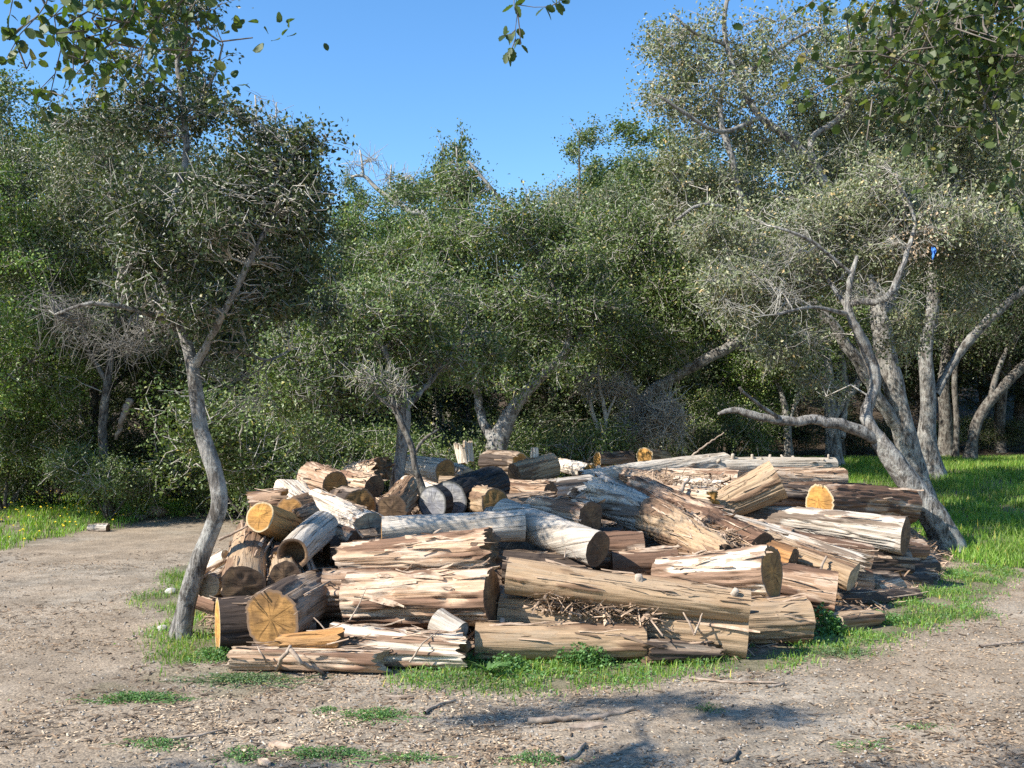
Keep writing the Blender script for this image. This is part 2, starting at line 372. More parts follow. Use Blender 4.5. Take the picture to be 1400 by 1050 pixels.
def ground_mat():
    m, t, b = nt('dirt_track'); g = G(t)
    v = g.n('ShaderNodeTexCoord').outputs['Object']
    big = g.noise(v, 0.45, 5); mid = g.noise(v, 3.2, 6, 0.65); fine = g.noise(v, 38, 5, 0.7)
    vor = g.n('ShaderNodeTexVoronoi'); g.l(v, vor.inputs['Vector']); vor.inputs['Scale'].default_value = 62; vor.inputs['Randomness'].default_value = 1
    vor2 = g.n('ShaderNodeTexVoronoi'); g.l(v, vor2.inputs['Vector']); vor2.inputs['Scale'].default_value = 90
    sepc = g.n('ShaderNodeSeparateColor'); g.l(vor.outputs['Color'], sepc.inputs[0])
    c = g.mix(g.ramp(mid, [(0.38, 0), (0.62, 1)]), (.225,.186,.138), (.36,.305,.235))
    c = g.mix(g.math('MULTIPLY', g.ramp(big, [(0.44, 0), (0.56, 1)]), 0.7), c, (.295,.225,.155))
    c = g.mix(g.math('MULTIPLY', g.ramp(sepc.outputs[0], [(0.66, 0), (0.80, 1)]), 0.40), c, (.46,.365,.26))
    c = g.mix(g.math('MULTIPLY', g.ramp(sepc.outputs[1], [(0.84, 0), (0.90, 1)]), 0.45), c, (.11,.085,.065))
    c = g.mix(0.8, c, g.ramp(fine, [(0.28, 0.55), (0.72, 1.28)]), 'MULTIPLY')
    c = g.mix(0.75, c, g.ramp(g.noise(v, 1.4, 6, 0.7, 0.6), [(0.35, 0.62), (0.62, 1.18)]), 'MULTIPLY')
    gr = g.attr('grass').outputs['Fac']
    c = g.mix(g.math('MULTIPLY', gr, 0.55), c, g.mix(fine, (.045,.055,.020), (.11,.115,.045)))
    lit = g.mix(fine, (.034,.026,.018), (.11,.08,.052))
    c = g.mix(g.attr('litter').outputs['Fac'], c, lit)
    g.l(c, b.inputs['Base Color']); b.inputs['Roughness'].default_value = 0.95; b.inputs['Specular IOR Level'].default_value = 0.12
    h = g.math('ADD', g.math('MULTIPLY', fine, 0.6), g.math('SUBTRACT', g.math('MULTIPLY', vor.outputs['Distance'], -0.9), g.math('MULTIPLY', vor2.outputs['Distance'], 0.5)))
    n1 = g.bump(h, 0.45, 0.010)
    g.l(g.bump(mid, 0.4, 0.05, n1), b.inputs['Normal'])
    return m
M['ground'] = ground_mat()
gme = mesh('ground', np.stack([X, Y, Z], -1).reshape(-1, 3), [Q], M['ground'], True,
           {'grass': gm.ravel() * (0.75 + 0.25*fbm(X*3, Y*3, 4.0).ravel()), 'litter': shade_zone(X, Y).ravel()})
tag(obj('ground', gme), kind='structure')

# ------------------------------------------------------------------ logs
LOGF = []
LOGS = []                                              # (p1, p2, r1, r2) for the litter under them
def D_ground(py, rho): return EYE * F / ((py - HY) + rho)
def log(label, a, b, rho, mat='pink', cut='c_yellow', twist=0.0, bark=0.35, groove=0.012, ragged=(0, 0), bend=0.02, strips=0, stubs=0,
        split=None, res=1.0, group='logs in the woodpile', seed=[0], flare=0.0, hollow=None, name='log', cat='log'):
    seed[0] += 1; sd = seed[0] * 7.31; rng = np.random.default_rng(100 + seed[0])
    rho = (rho, rho) if not isinstance(rho, tuple) else rho
    Da = a[2] if len(a) > 2 else D_ground(a[1], rho[0]); Db = b[2] if len(b) > 2 else D_ground(b[1], rho[1])
    p1, p2 = P(a[0], a[1], Da), P(b[0], b[1], Db); r1, r2 = rho[0]*Da/F, rho[1]*Db/F
    L = np.linalg.norm(p2 - p1); ctr = (p1 + p2) / 2
    ex = (p2 - p1) / L; up = np.array([0, 0, 1.0]) if abs(ex[2]) < 0.9 else np.array([0, 1.0, 0])
    ey = np.cross(up, ex); ey /= np.linalg.norm(ey); ez = np.cross(ex, ey)
    for k in np.linspace(0, 1, max(2, int(L / 0.15))): LOGS.append((*(p1*(1-k) + p2*k), (r1*(1-k) + r2*k)))
    LOGF.append((p1, p2, r1, r2, ex, ey, ez, mat))
    ns = int(np.clip(2*np.pi*max(r1, r2) / 0.0125 * res, 56, 120)); nl = int(np.clip(L / 0.026 * res, 10, 90))
    t = np.linspace(0, 1, nl + 1)[:, None]; th = np.linspace(0, 2*np.pi, ns, endpoint=False)[None]
    thg = th + twist * t * L; R0 = r1*(1-t) + r2*t + flare * r1 * (1-t)**3
    c, s = np.cos(thg), np.sin(thg); x = (t - 0.5) * L
    shape = 1 + 0.16 * (fbm(c*1.1 + sd, s*1.1, x*0.7 + sd, 2) - 0.5) + 0.09 * (noise(c*2.6 + sd, s*2.6, x*1.6) - 0.5)
    R = R0 * shape
    f1, f2 = min(9, ns/8), min(22, ns/4.6)
    g1 = noise(c*f1 + sd, s*f1, x*2.2 + sd); rid = 1 - np.abs(2*g1 - 1)
    g2 = noise(c*f2 + sd, s*f2, x*3.0 - sd)
    gro = groove * (R0 / 0.18) * (0.25 + 0.75 * sstep(0, .05, t) * sstep(1, .95, t)) * min(1.0, ns / 80)
    R = R - gro * sstep(0.72, 0.98, rid) * 1.3 + gro * 0.7 * (g2 - 0.5) + gro*0.8*(noise(c*5, s*5 + sd, x*9) - 0.5)
    bn = fbm(c*1.7 + sd*1.3, s*1.7, x*1.6 - sd, 4)
    bk = sstep(0.0, 0.035, bn - (1 - bark) * 0.62 - 0.12) if bark > 0 else np.zeros_like(bn)
    R = R + bk * 0.015 * (0.6 + 0.8*noise(c*12, s*12, x*5))
    if split:                                          # flat riven face
        ang, d = split; lim = d * R0 / np.maximum(np.cos(th - ang), 1e-3); R = np.where(np.cos(th - ang) > 0.02, np.minimum(R, lim * (1 + 0.08*(g2 - .5))), R)
    xx = x + np.zeros_like(R)
    for e, amp in ((0, ragged[0]), (1, ragged[1])):
        w = (sstep(0.75, 1, t) if e else sstep(0.25, 0, t))
        xx = xx + (1 if e else -1) * w * amp * (2*noise(np.cos(th)*4 + sd, np.sin(th)*4, e*3.0) + noise(np.cos(th)*11 + sd, np.sin(th)*11, e*5.0) - 1.5)
    ph = rng.uniform(0, 6.28); bo = bend * L * (np.sin(np.pi * t) - 0.6)
    Yl = R * np.cos(th) + bo * np.cos(ph); Zl = R * np.sin(th) + bo * np.sin(ph) * 0.4
    V = np.stack([xx, Yl, Zl], -1)
    grain = np.stack([xx + 0*R, R0 * c, R0 * s], -1).reshape(-1, 3)
    i = np.arange(nl)[:, None] * ns; j = np.arange(ns)[None]
    Qd = np.stack([i + j, i + (j+1) % ns, i + ns + (j+1) % ns, i + ns + j], -1).reshape(-1, 4)
    me = mesh(name, V.reshape(-1, 3), [Qd], M[mat], True, {'grain': grain, 'bark': bk.reshape(-1)})
    o = tag(obj(name, me), label, cat, group)
    o.matrix_world = Matrix([(ex[0], ey[0], ez[0], ctr[0]), (ex[1], ey[1], ez[1], ctr[1]), (ex[2], ey[2], ez[2], ctr[2]), (0, 0, 0, 1)])
    cuts = cut if isinstance(cut, tuple) else (cut, cut)
    for e in (0, 1):
        ring = V[-1 if e else 0]; cen = ring.mean(0); ks = np.array([1, .985, .93, .85, .75, .64, .52, .40, .28, .17, .07])
        hol = hollow is not None and hollow == e
        rag = ragged[e]
        W = cen[None, None] + (ring[None] - cen[None, None]) * ks[:, None, None]
        ang = np.linspace(0, 2*np.pi, ns, endpoint=False)[None]
        off = (0.006 * (1 - ks[:, None]) + (0.012 + rag*0.9) * (noise(W[..., 1]*26 + sd, W[..., 2]*26, e*9.0) - 0.5) * (1 - ks[:, None]).clip(0, .35) / .35)
        if hol: off = off - 0.16 * sstep(0.80, 0.55, ks)[:, None]
        W[..., 0] += (1 if e else -1) * off
        cv = np.vstack([W.reshape(-1, 3), W[-1].mean(0)[None]]); nk = len(ks)
        i = np.arange(nk-1)[:, None] * ns
        q = np.stack([i + j, i + (j+1) % ns, i + ns + (j+1) % ns, i + ns + j], -1).reshape(-1, 4)
        jj = np.arange(ns); tt = np.stack([(nk-1)*ns + jj, (nk-1)*ns + (jj+1) % ns, np.full(ns, nk*ns)], -1)
        if not e: q, tt = q[:, ::-1], tt[:, ::-1]
        cm = mesh('cut_face', cv, [q, tt], M[cuts[e]], True, {'rim': np.append(np.repeat(ks, ns), 0.0)})
        obj('cut_face', cm, o)
    Rf = lambda tt_, th_: R[int(np.clip(tt_, 0, 1) * nl), int((th_ % 6.2832) / 6.2832 * ns) % ns]
    for k in range(int(strips * 1.7)):                            # peeling ribbons of bark
        th0 = rng.uniform(0.2, 2.94) if rng.random() < 0.6 else rng.uniform(-1.2, 0.2)
        t0 = rng.uniform(0.05, 0.8); ln = rng.uniform(0.15, 0.60) / L; n = 9; w = (0.004 + 0.016 * rng.random()**2) * (max(r1, r2) / 0.18)
        u = np.linspace(0, 1, n); lift = rng.uniform(0.0, 0.07) * u**2 + 0.004 + 0.006*np.sin(u*9 + k)
        drift = rng.uniform(-0.35, 0.35) + twist * L * ln
        tv = np.clip(t0 + ln * u, 0, 1.04); pts = []
        for q_ in range(n):
            for sgn in (-1, 0, 1):
                tw = th0 + drift * u[q_] + sgn * w * (1 - 0.6*u[q_]**3) / max(r1, r2)
                rr = Rf(tv[q_], tw) + lift[q_] + (0.006 if sgn == 0 else 0.0)
                b0 = bend * L * (math.sin(math.pi * min(tv[q_], 1)) - 0.6)
                pts.append(((tv[q_] - .5) * L, rr * math.cos(tw) + b0*math.cos(ph), rr * math.sin(tw) + b0*math.sin(ph)*.4))
        top = np.array(pts); rad = top * np.array([0, 1, 1]); bot = top - unit(rad) * 0.004
        Vs = np.vstack([top, bot]); nb = len(top); qs = []
        for q_ in range(n-1):
            for s_ in range(2):
                A = q_*3 + s_; qs.append((A, A+1, A+4, A+3)); qs.append((nb+A+3, nb+A+4, nb+A+1, nb+A))
            for s_ in (0, 2): A = q_*3 + s_; qs.append((A, A+3, nb+A+3, nb+A))
        for A in (0, (n-1)*3):
            for s_ in range(2): qs.append((A+s_, nb+A+s_, nb+A+s_+1, A+s_+1))
        obj('bark_strip', mesh('bark_strip', Vs, [np.array(qs)], M['strip'], True), o)
    for k in range(stubs):                             # knotty stubs of side branches
        tt_ = (k + 0.5 + rng.uniform(-.3, .3)) / stubs; th0 = rng.uniform(0.3, 2.6); rr = Rf(tt_, th0)
        b0 = bend * L * (math.sin(math.pi * tt_) - 0.6)
        d = np.array([rng.uniform(-.5, .5), math.cos(th0), math.sin(th0)]); d /= np.linalg.norm(d)
        base = np.array([(tt_ - .5)*L, rr*0.8*math.cos(th0) + b0*math.cos(ph), rr*.8*math.sin(th0) + b0*math.sin(ph)*.4])
        h = rng.uniform(.15, .5) * max(r1, r2); rs = rng.uniform(.10, .20) * max(r1, r2)
        vv, q_, t_ = tube(np.array([base, base + d*h*.5, base + d*(h*.9 + .2*rr), base + d*(h + .2*rr)]), np.array([rs*1.6, rs*1.15, rs, rs*.75]), 10, 0.18, sd + k)
        obj('branch_stub', mesh('branch_stub', vv, [q_, t_], M['stub'], True), o)
    return o

lg = log
# ---- left end of the pile
lg('dark-barked log beside the left tree with orange cut end facing left', (297,857), (425,850,7.75), 36, 'brown', 'c_orange', bark=.7, strips=2)
lg('round-ended log facing the camera with star cracks in yellow cut face', (371,847,7.22), (432,812,8.05), (39,33), 'brown', ('c_yellow','c_brown'), bark=.35, groove=.006, strips=2)
lg('low split log lying frontmost at the left of the pile', (322,897), (522,902), (18,17), 'pink', 'c_pale', bark=.2, groove=.03, ragged=(.05,.06), split=(1.4,.75), strips=6)
lg('pale broken log at ground level with dark right end', (462,880,7.25), (636,892,7.05), (27,24), 'white', 'c_brown', bark=.3, groove=.028, ragged=(.06,.05), strips=8)
lg('short orange-brown riven chunk on top of the front split log', (386,880,6.98), (466,874,7.0), (14,18), 'orange', 'c_brown', bark=.15, groove=.03, ragged=(.05,.04), split=(1.2,.8), strips=2)
lg('thick pinkish log with dark sawn right end, above grey stub', (480,820,7.8), (674,815,7.5), (36,39), 'pink', 'c_brown', bark=.3, groove=.022, strips=9, bend=.006)
lg('pinkish log end poking out left behind the thick pinkish log', (441,812,7.95), (560,812,8.0), (33,33), 'red', 'c_brown', bark=.35, groove=.024, strips=4)
lg('pinkish-white log with broken orange right end, lying above thick pinkish log', (468,764,8.15), (672,753,7.9), (21,29), 'pink', ('c_pale','c_brown'), bark=.3, groove=.016, ragged=(.03,.07), strips=7)
lg('small smooth grey stub leaning beside the front log', (597,850,7.25), (630,868,7.15), (20,18), 'grey', ('c_pale','c_grey'), bark=.05, groove=.006)
lg('big tan log tilted toward the camera with dark lower cut face', (331,802,7.75), (348,736,8.75), (30,27), 'tan', 'c_brown', bark=.25, groove=.006, strips=4)
lg('orange peeled log with bright orange cut end pointing up left', (355,706,8.35), (415,733,9.0), (21,24), 'orange', ('c_orange','c_brown'), bark=0, groove=.004)
lg('grey-white log with dark hollow end pointing down at the camera', (399,757,7.95), (441,720,8.8), (22,22), 'grey', ('c_brown','c_grey'), bark=.1, groove=.006, hollow=0)
lg('small tan log under the grey hollow log, yellow cut face', (388,786,7.85), (392,755,8.7), (20,18), 'tan', 'c_brown', bark=.3, strips=3)
lg('second small log wedged left under the grey hollow log', (384,772,8.2), (378,742,9.0), (17,15), 'red', 'c_yellow', bark=.35, strips=2)
lg('mottled grey stick-like log standing left of the thick pinkish log', (431,822,7.75), (412,768,8.5), (14,15), 'grey', 'c_grey', bark=.4, groove=.02)
lg('thin pale branch log with small round cut end near the left tree', (309,760,8.35), (268,783,8.5), (9,9), 'white', 'c_pale', bark=.25, res=.8)
lg('short pale log with collar end just right of the left tree', (284,802,8.1), (318,790,8.5), (16,17), 'white', 'c_pale', bark=.3, strips=2)
lg('small reddish log on the ground behind the left tree trunk', (268,815,8.5), (306,828,8.3), (14,14), 'red', 'c_brown', bark=.5, strips=3)
lg('broken reddish log behind the orange peeled log', (346,690,9.7), (388,686,9.7), (16,16), 'red', 'c_yellow', bark=.35, ragged=(.05,.07), strips=5)
lg('yellow round cut end just right of the orange peeled log', (396,699,9.1), (430,690,9.8), (17,16), 'tan', 'c_yellow', bark=.4)
lg('small brown chunk on top of the yellow cut end', (404,708,8.75), (428,700,9.0), (10,11), 'brown', 'c_brown', bark=.5, ragged=(.03,.03))
lg('wide white peeled slab leaning at the upper left of the pile', (396,668,10.3), (446,712,9.3), (22,13), 'white', 'c_pale', bark=.05, groove=.01, split=(1.5,.55))
lg('bright white log running down to the right at upper left', (432,688,9.7), (505,724,8.9), (20,24), 'white', 'c_pale', bark=.1, groove=.006, bend=.0)
lg('shaggy reddish log with round yellow cut end facing right, upper left', (424,653,11.1), (459,664,10.6), (20,20), 'red', 'c_yellow', bark=.35, groove=.02, strips=6)
lg('smaller shaggy log with brown cut end beside the shaggy reddish log', (474,656,11.4), (513,665,10.9), (14,15), 'pink', 'c_brown', bark=.3, groove=.02, strips=5)
lg('weathered log with rotten end at the top left of the pile', (482,646,12.4), (524,640,11.9), (13,16), 'pink', 'c_brown', bark=.35, ragged=(.03,.06))
lg('yellow-brown cut disc half buried below the two shaggy logs', (491,689,10.0), (462,684,10.7), (21,19), 'brown', 'c_yellow', bark=.5)
lg('brown grooved log leaning up toward the tree in the pile', (536,697,9.9), (560,672,10.7), (19,19), 'tan', 'c_brown', bark=.35, groove=.02)
lg('white log end behind the thin stem in the pile', (555,663,11.6), (598,676,11.1), (14,15), 'white', 'c_pale', bark=0, groove=.004)
lg('grey-white log with mossy end at back, right of tree in the pile', (556,637,13.2), (608,645,12.6), (15,17), 'grey', ('c_pale','c_yellow'), bark=.2)
lg('pale upright broken stump chunk at the back', (637,632,14.4), (633,606,14.4), (11,13), 'white', 'c_pale', bark=.2, ragged=(.02,.05), groove=.02)
lg('small pale lump below the upright stump chunk', (622,641,13.3), (640,650,12.9), (9,10), 'white', 'c_pale', bark=.1)
lg('charred black log across the upper middle of the pile', (613,684,10.5), (674,662,11.3), (28,26), 'char', ('c_grey','char'), bark=0, groove=.014)
lg('thin grey slice standing at the left end of the charred log', (591,689,10.25), (601,687,10.35), (24,24), 'char', 'c_grey', bark=0, groove=.003, name='log_slice')
lg('mossy olive cut end under the charred log', (678,688,10.15), (646,684,10.7), (20,18), 'tan', ('c_yellow','c_brown'), bark=.35)
lg('long grey weathered log across the middle, dappled with shade', (522,724,8.45), (716,719,8.6), (19,21), 'grey', ('c_yellow','c_grey'), twist=.8, bark=.08, groove=.008, bend=.012, stubs=2)
lg('twisted grey log with spiral grain running down to the right', (688,704,9.0), (818,752,8.25), (23,25), 'grey', 'c_brown', twist=3.2, bark=.05, groove=.008)
lg('grey forked stub above the twisted spiral-grain log', (668,706,9.05), (730,697,9.3), (13,9), 'grey', 'c_grey', bark=.1, ragged=(0,.06))
lg('reddish log with round brown cut end facing right, centre', (728,699,9.4), (806,711,8.95), (22,26), 'pink', 'c_brown', bark=.3, groove=.018, strips=6)
lg('long smooth tan log sloping down right at the front', (694,787,7.55), (1024,829,7.32), (25,22), 'tan', ('c_pale','c_brown'), bark=.16, groove=.008, bend=.012, stubs=3, strips=2)
lg('front log on the ground right of the grey stub', (650,876), (882,879), (25,22), 'tan', ('c_pale','c_brown'), bark=.3, groove=.009, bend=.008, strips=4, stubs=2)
lg('long log under the smooth tan log, half covered by shredded bark', (684,838,7.68), (1020,870,7.42), (28,32), 'tan', 'c_brown', bark=.2, groove=.008, strips=5, bend=.008)
lg('short rotten piece at the foot of the shredded-bark log', (888,890), (972,892), (15,11), 'brown', 'c_brown', bark=.5, groove=.035, ragged=(.08,.1), strips=5)
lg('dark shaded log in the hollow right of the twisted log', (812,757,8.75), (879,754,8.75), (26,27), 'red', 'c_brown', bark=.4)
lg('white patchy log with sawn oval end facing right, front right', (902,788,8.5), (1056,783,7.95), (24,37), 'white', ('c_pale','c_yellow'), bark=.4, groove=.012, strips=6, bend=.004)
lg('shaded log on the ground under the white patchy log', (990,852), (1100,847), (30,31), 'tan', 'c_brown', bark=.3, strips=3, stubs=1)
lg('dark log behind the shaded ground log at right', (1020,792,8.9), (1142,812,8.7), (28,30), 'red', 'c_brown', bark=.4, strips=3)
lg('crooked weathered log sloping down from the centre top', (818,672,10.1), (905,716,9.25), (19,27), 'grey', ('c_brown','c_grey'), twist=1.5, bark=.2, groove=.022, ragged=(.12,.05), strips=3, flare=.4)
lg('lower part of the crooked log, bark torn open', (893,706,9.35), (990,768,8.55), (27,27), 'tan', 'c_brown', twist=1.2, bark=.4, groove=.02, ragged=(.05,.05), strips=5)
lg('brown bark-littered log right of the crooked log', (872,668,10.8), (1045,752,9.25), (19,23), 'red', 'c_brown', twist=.6, bark=.45, groove=.02, strips=8)
lg('slender split log ending in a tan sawn end at right', (950,704,10.05), (1166,788,9.15), (13,22), 'tan', 'c_pale', bark=.2, groove=.02, split=(1.9,.7), strips=6)
lg('long pale pole lying along the slender split log', (938,693,10.35), (1172,768,9.65), (9,13), 'grey', 'c_pale', bark=.15, groove=.02, ragged=(.05,.15), strips=4)
lg('brown half-buried log between bark litter and the slender split log', (905,712,9.9), (1085,768,9.15), (15,18), 'orange', 'c_brown', bark=.45, groove=.025, strips=5)
lg('red-brown knotted log with a short broken branch, upper middle', (893,672,11.4), (975,684,11.0), (12,13), 'pink', 'c_orange', bark=.25, groove=.02, ragged=(.04,.06), stubs=2)
lg('thick tan log propped upward above the rest, upper right', (982,694,11.3), (1064,655,11.2), (21,28), 'tan', ('c_brown','c_yellow'), bark=.08, groove=.010, bend=.0)
lg('log with bright orange oval cut end facing left', (1119,686,12.2), (1240,692,13.0), (24,23), 'red', ('c_orange','c_brown'), bark=.45, groove=.016, strips=4)
lg('long pale log at right ending beside the leaning tree', (1008,702,11.5), (1238,733,10.45), (14,26), 'grey', ('c_pale','c_brown'), bark=.25, groove=.018, bend=.014, strips=3, flare=0)
lg('brown log under the long pale log at right', (1112,765,10.4), (1232,772,10.75), (25,24), 'brown', 'c_brown', bark=.5, groove=.018, strips=4)
lg('short dark log at the right edge of the pile', (1205,782,10.95), (1270,775,11.5), (16,15), 'brown', 'c_brown', bark=.5)
lg('small pale sawn chunk in shadow at the right edge', (1196,810,9.9), (1228,804,10.2), (13,14), 'pink', 'c_pale', bark=.2)
lg('thin dark log on the ground at the right front edge', (1140,822,9.25), (1252,818,9.9), (13,12), 'brown', 'c_brown', bark=.5, strips=3)
lg('small tan slab on the grass right of the shaded log', (1138,849), (1196,842), (15,13), 'tan', 'c_pale', bark=.25, split=(1.57,.6))
lg('tiny dark billet behind the thin dark log', (1228,796,10.6), (1272,790,11.1), (12,12), 'brown', 'c_brown', bark=.5)
lg('long grey log along the back, left half', (792,652,14.2), (990,633,15.4), (10,15), 'grey', 'c_brown', twist=.5, bark=.15, groove=.012, stubs=3, ragged=(.1,0))
lg('knobby pale log along the back, right half', (955,638,15.2), (1142,636,15.7), (13,11), 'grey', 'c_pale', bark=.15, groove=.012, stubs=12)
lg('tan log below the knobby log at the back right', (1046,652,13.7), (1152,654,14.0), (12,14), 'pink', 'c_brown', bark=.25, strips=3)
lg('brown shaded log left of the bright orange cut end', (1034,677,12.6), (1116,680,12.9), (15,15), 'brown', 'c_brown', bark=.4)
lg('reddish thin log under the tan back log', (1060,667,13.0), (1190,671,13.6), (7,9), 'red', 'c_brown', bark=.4)
lg('grey split plank among litter left of the propped log', (940,667,12.3), (1000,671,12.1), (9,9), 'grey', 'c_grey', bark=.1, split=(1.6,.4), groove=.02)
lg('shaded log with orange sawn end at the back centre', (703,650,13.9), (756,636,14.2), (17,18), 'tan', ('c_brown','c_orange'), bark=.25)
lg('brown log in shade behind the upright stump chunk', (668,632,16.2), (712,634,15.6), (17,15), 'brown', 'c_orange', bark=.4)
lg('tiny pale upright billet standing on the back log', (731,626,14.2), (731,612,14.2), (5.5,5), 'white', 'c_pale', bark=0, res=.8)
lg('pale ragged log right of the orange sawn end at back', (766,636,15.2), (806,645,14.6), (9,11), 'white', 'c_orange', bark=.15, ragged=(.12,.03))
lg('grey-blue weathered log in the shade, centre back', (738,672,11.9), (806,662,12.5), (15,13), 'grey', 'c_grey', bark=.15, groove=.014)
lg('short hollow grey piece right of the centre back logs', (786,676,11.2), (822,670,11.7), (10,12), 'grey', 'c_grey', bark=.1, hollow=0, ragged=(.04,.04))
lg('low brown log left of the centre reddish log', (690,690,10.6), (752,684,10.8), (12,13), 'brown', 'c_brown', bark=.35, strips=3)
lg('bark-covered log beneath the back centre logs', (690,666,12.4), (752,672,11.8), (11,12), 'red', 'c_brown', bark=.45, strips=5)
lg('thin log with orange scar at the far back', (816,629,17.6), (862,628,17.9), (10,11), 'brown', 'c_orange', bark=.3)
lg('orange cut end at the far back beside the oak trunk', (880,624,17.4), (908,628,18.2), (12,11), 'tan', 'c_orange', bark=.2)
# ---- logs wedged deeper in the pile
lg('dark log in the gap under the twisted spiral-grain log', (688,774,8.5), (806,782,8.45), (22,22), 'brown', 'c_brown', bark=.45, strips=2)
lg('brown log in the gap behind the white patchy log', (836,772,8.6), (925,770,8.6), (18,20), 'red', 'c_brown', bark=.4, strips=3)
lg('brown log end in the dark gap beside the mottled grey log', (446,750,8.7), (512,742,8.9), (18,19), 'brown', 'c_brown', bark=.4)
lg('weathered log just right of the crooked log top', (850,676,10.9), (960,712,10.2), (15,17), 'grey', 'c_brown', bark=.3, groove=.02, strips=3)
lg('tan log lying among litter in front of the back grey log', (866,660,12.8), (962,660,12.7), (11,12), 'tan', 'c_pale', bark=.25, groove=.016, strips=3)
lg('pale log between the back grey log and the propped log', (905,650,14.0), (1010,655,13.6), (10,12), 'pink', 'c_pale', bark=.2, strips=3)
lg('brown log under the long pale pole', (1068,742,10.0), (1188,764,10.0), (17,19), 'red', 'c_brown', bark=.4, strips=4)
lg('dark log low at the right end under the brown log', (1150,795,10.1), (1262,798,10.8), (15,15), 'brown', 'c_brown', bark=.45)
lg('pale short log in front of the centre back logs', (806,690,10.4), (846,700,10.1), (13,14), 'pink', 'c_pale', bark=.25)
lg('reddish log tucked under the charred log, right side', (690,700,9.9), (742,708,9.6), (13,14), 'red', 'c_brown', bark=.35, strips=2)
lg('small tan log below the grey-white mossy log', (600,662,11.9), (648,664,11.9), (12,12), 'tan', 'c_pale', bark=.25)
lg('reddish log under the bright white log', (424,722,9.0), (486,744,8.7), (16,17), 'red', 'c_brown', bark=.4)
lg('pinkish log crossing below the knotted log, upper middle', (878,690,10.8), (988,708,10.5), (14,15), 'pink', 'c_pale', bark=.3, groove=.02, strips=4)
lg('white log left of the propped tan log', (925,660,12.7), (1002,673,12.1), (11,13), 'white', 'c_pale', bark=.2, groove=.016, strips=3)
lg('reddish log just below the long grey back log', (856,650,13.7), (934,668,12.7), (11,13), 'red', 'c_brown', bark=.35, strips=3)
lg('pale log parallel to the long pale pole, above it', (996,714,10.3), (1082,737,10.0), (13,15), 'white', 'c_pale', bark=.25, strips=3)
lg('tan log between the torn crooked log and the slender split log', (962,734,9.5), (1040,764,9.1), (14,15), 'tan', 'c_brown', bark=.35, groove=.02, strips=4)
lg('pinkish log end under the long pale log, far right', (1176,750,10.9), (1256,752,11.4), (15,15), 'pink', 'c_brown', bark=.35, strips=2)
lg('reddish log behind the tan sawn end at right', (1104,790,9.7), (1186,798,9.9), (16,16), 'red', 'c_brown', bark=.4, strips=2)
lg('brown log between the centre reddish log and the crooked log', (778,735,9.3), (850,742,9.1), (15,16), 'brown', 'c_brown', bark=.4)
lg('short pale log under the white slab, upper left', (372,718,9.3), (420,712,9.5), (13,14), 'pink', 'c_pale', bark=.25)
# ---- logs apart from the pile
lg('small grey log lying alone in the grass at left', (122,722), (148,722), (5,5.5), 'grey', 'c_brown', bark=.3, group=None)

# ------------------------------------------------------------------ bark litter heaped under and between the logs
LP = np.array(LOGS)
PILE = np.array([gp(*p)[:2] for p in [(300,890),(420,905),(640,905),(900,900),(1010,905),(1105,875),(1200,842),(1285,800)]] + [[5.6,13.0],[5.0,15.6],[2.5,16.6],[0.5,16.4],[-1.2,14.6],[-2.6,12.0],[-3.0,9.6]])
def seg_dist(poly, x, y):
    d = np.full(x.shape, 1e9)
    for i in range(len(poly)):
        a, b = poly[i], poly[(i+1) % len(poly)]; ab = b - a
        t = np.clip(((x-a[0])*ab[0] + (y-a[1])*ab[1]) / ab.dot(ab), 0, 1)
        d = np.minimum(d, np.hypot(x - a[0] - t*ab[0], y - a[1] - t*ab[1]))
    return d
def mound(x, y):
    x = np.asarray(x, float); y = np.asarray(y, float)
    num = np.zeros(x.shape); den = np.zeros(x.shape)
    for lx, ly, lz, r in LP[LP[:, 2] < 1.5]:
        w = 1.0 / ((x-lx)**2 + (y-ly)**2 + 0.02)**2
        num += w * (lz - 0.95*r); den += w
    z = num / np.maximum(den, 1e-9)
    e = np.where(inside(PILE, x, y), seg_dist(PILE, x, y), -seg_dist(PILE, x, y))
    z = np.minimum(z, np.maximum(e, 0) * 0.95)
    g = terrain(x, y)
    return np.where(e > 0, np.maximum(g + 0.012 + (z - 0.10).clip(0, 9) * 0.92, g + 0.012), g - 0.05)
mx = np.arange(-3.4, 6.2, 0.07); my = np.arange(6.8, 17.0, 0.07); MX, MY = np.meshgrid(mx, my)
MZ = mound(MX, MY) + 0.05 * (fbm(MX*6, MY*6, 1.0) - 0.5) * (mound(MX, MY) > terrain(MX, MY) + .03)
n1, n2 = len(mx), len(my); ii = np.arange(n2-1)[:, None]*n1 + np.arange(n1-1)[None]
Qm = np.stack([ii, ii+1, ii+n1+1, ii+n1], -1).reshape(-1, 4)
keep = (MZ.ravel()[Qm] > terrain(MX, MY).ravel()[Qm] - 0.03).any(1)
M['mound'] = plain_mat('bark_litter_bed', (.10,.07,.05), (.27,.19,.13), 14)
mo = obj('bark_litter', mesh('bark_litter', np.stack([MX, MY, MZ], -1).reshape(-1, 3), [Qm[keep]], M['mound'], True))
tag(mo, 'brown bed of shredded bark filling the gaps under the piled logs', 'bark litter', kind='stuff')

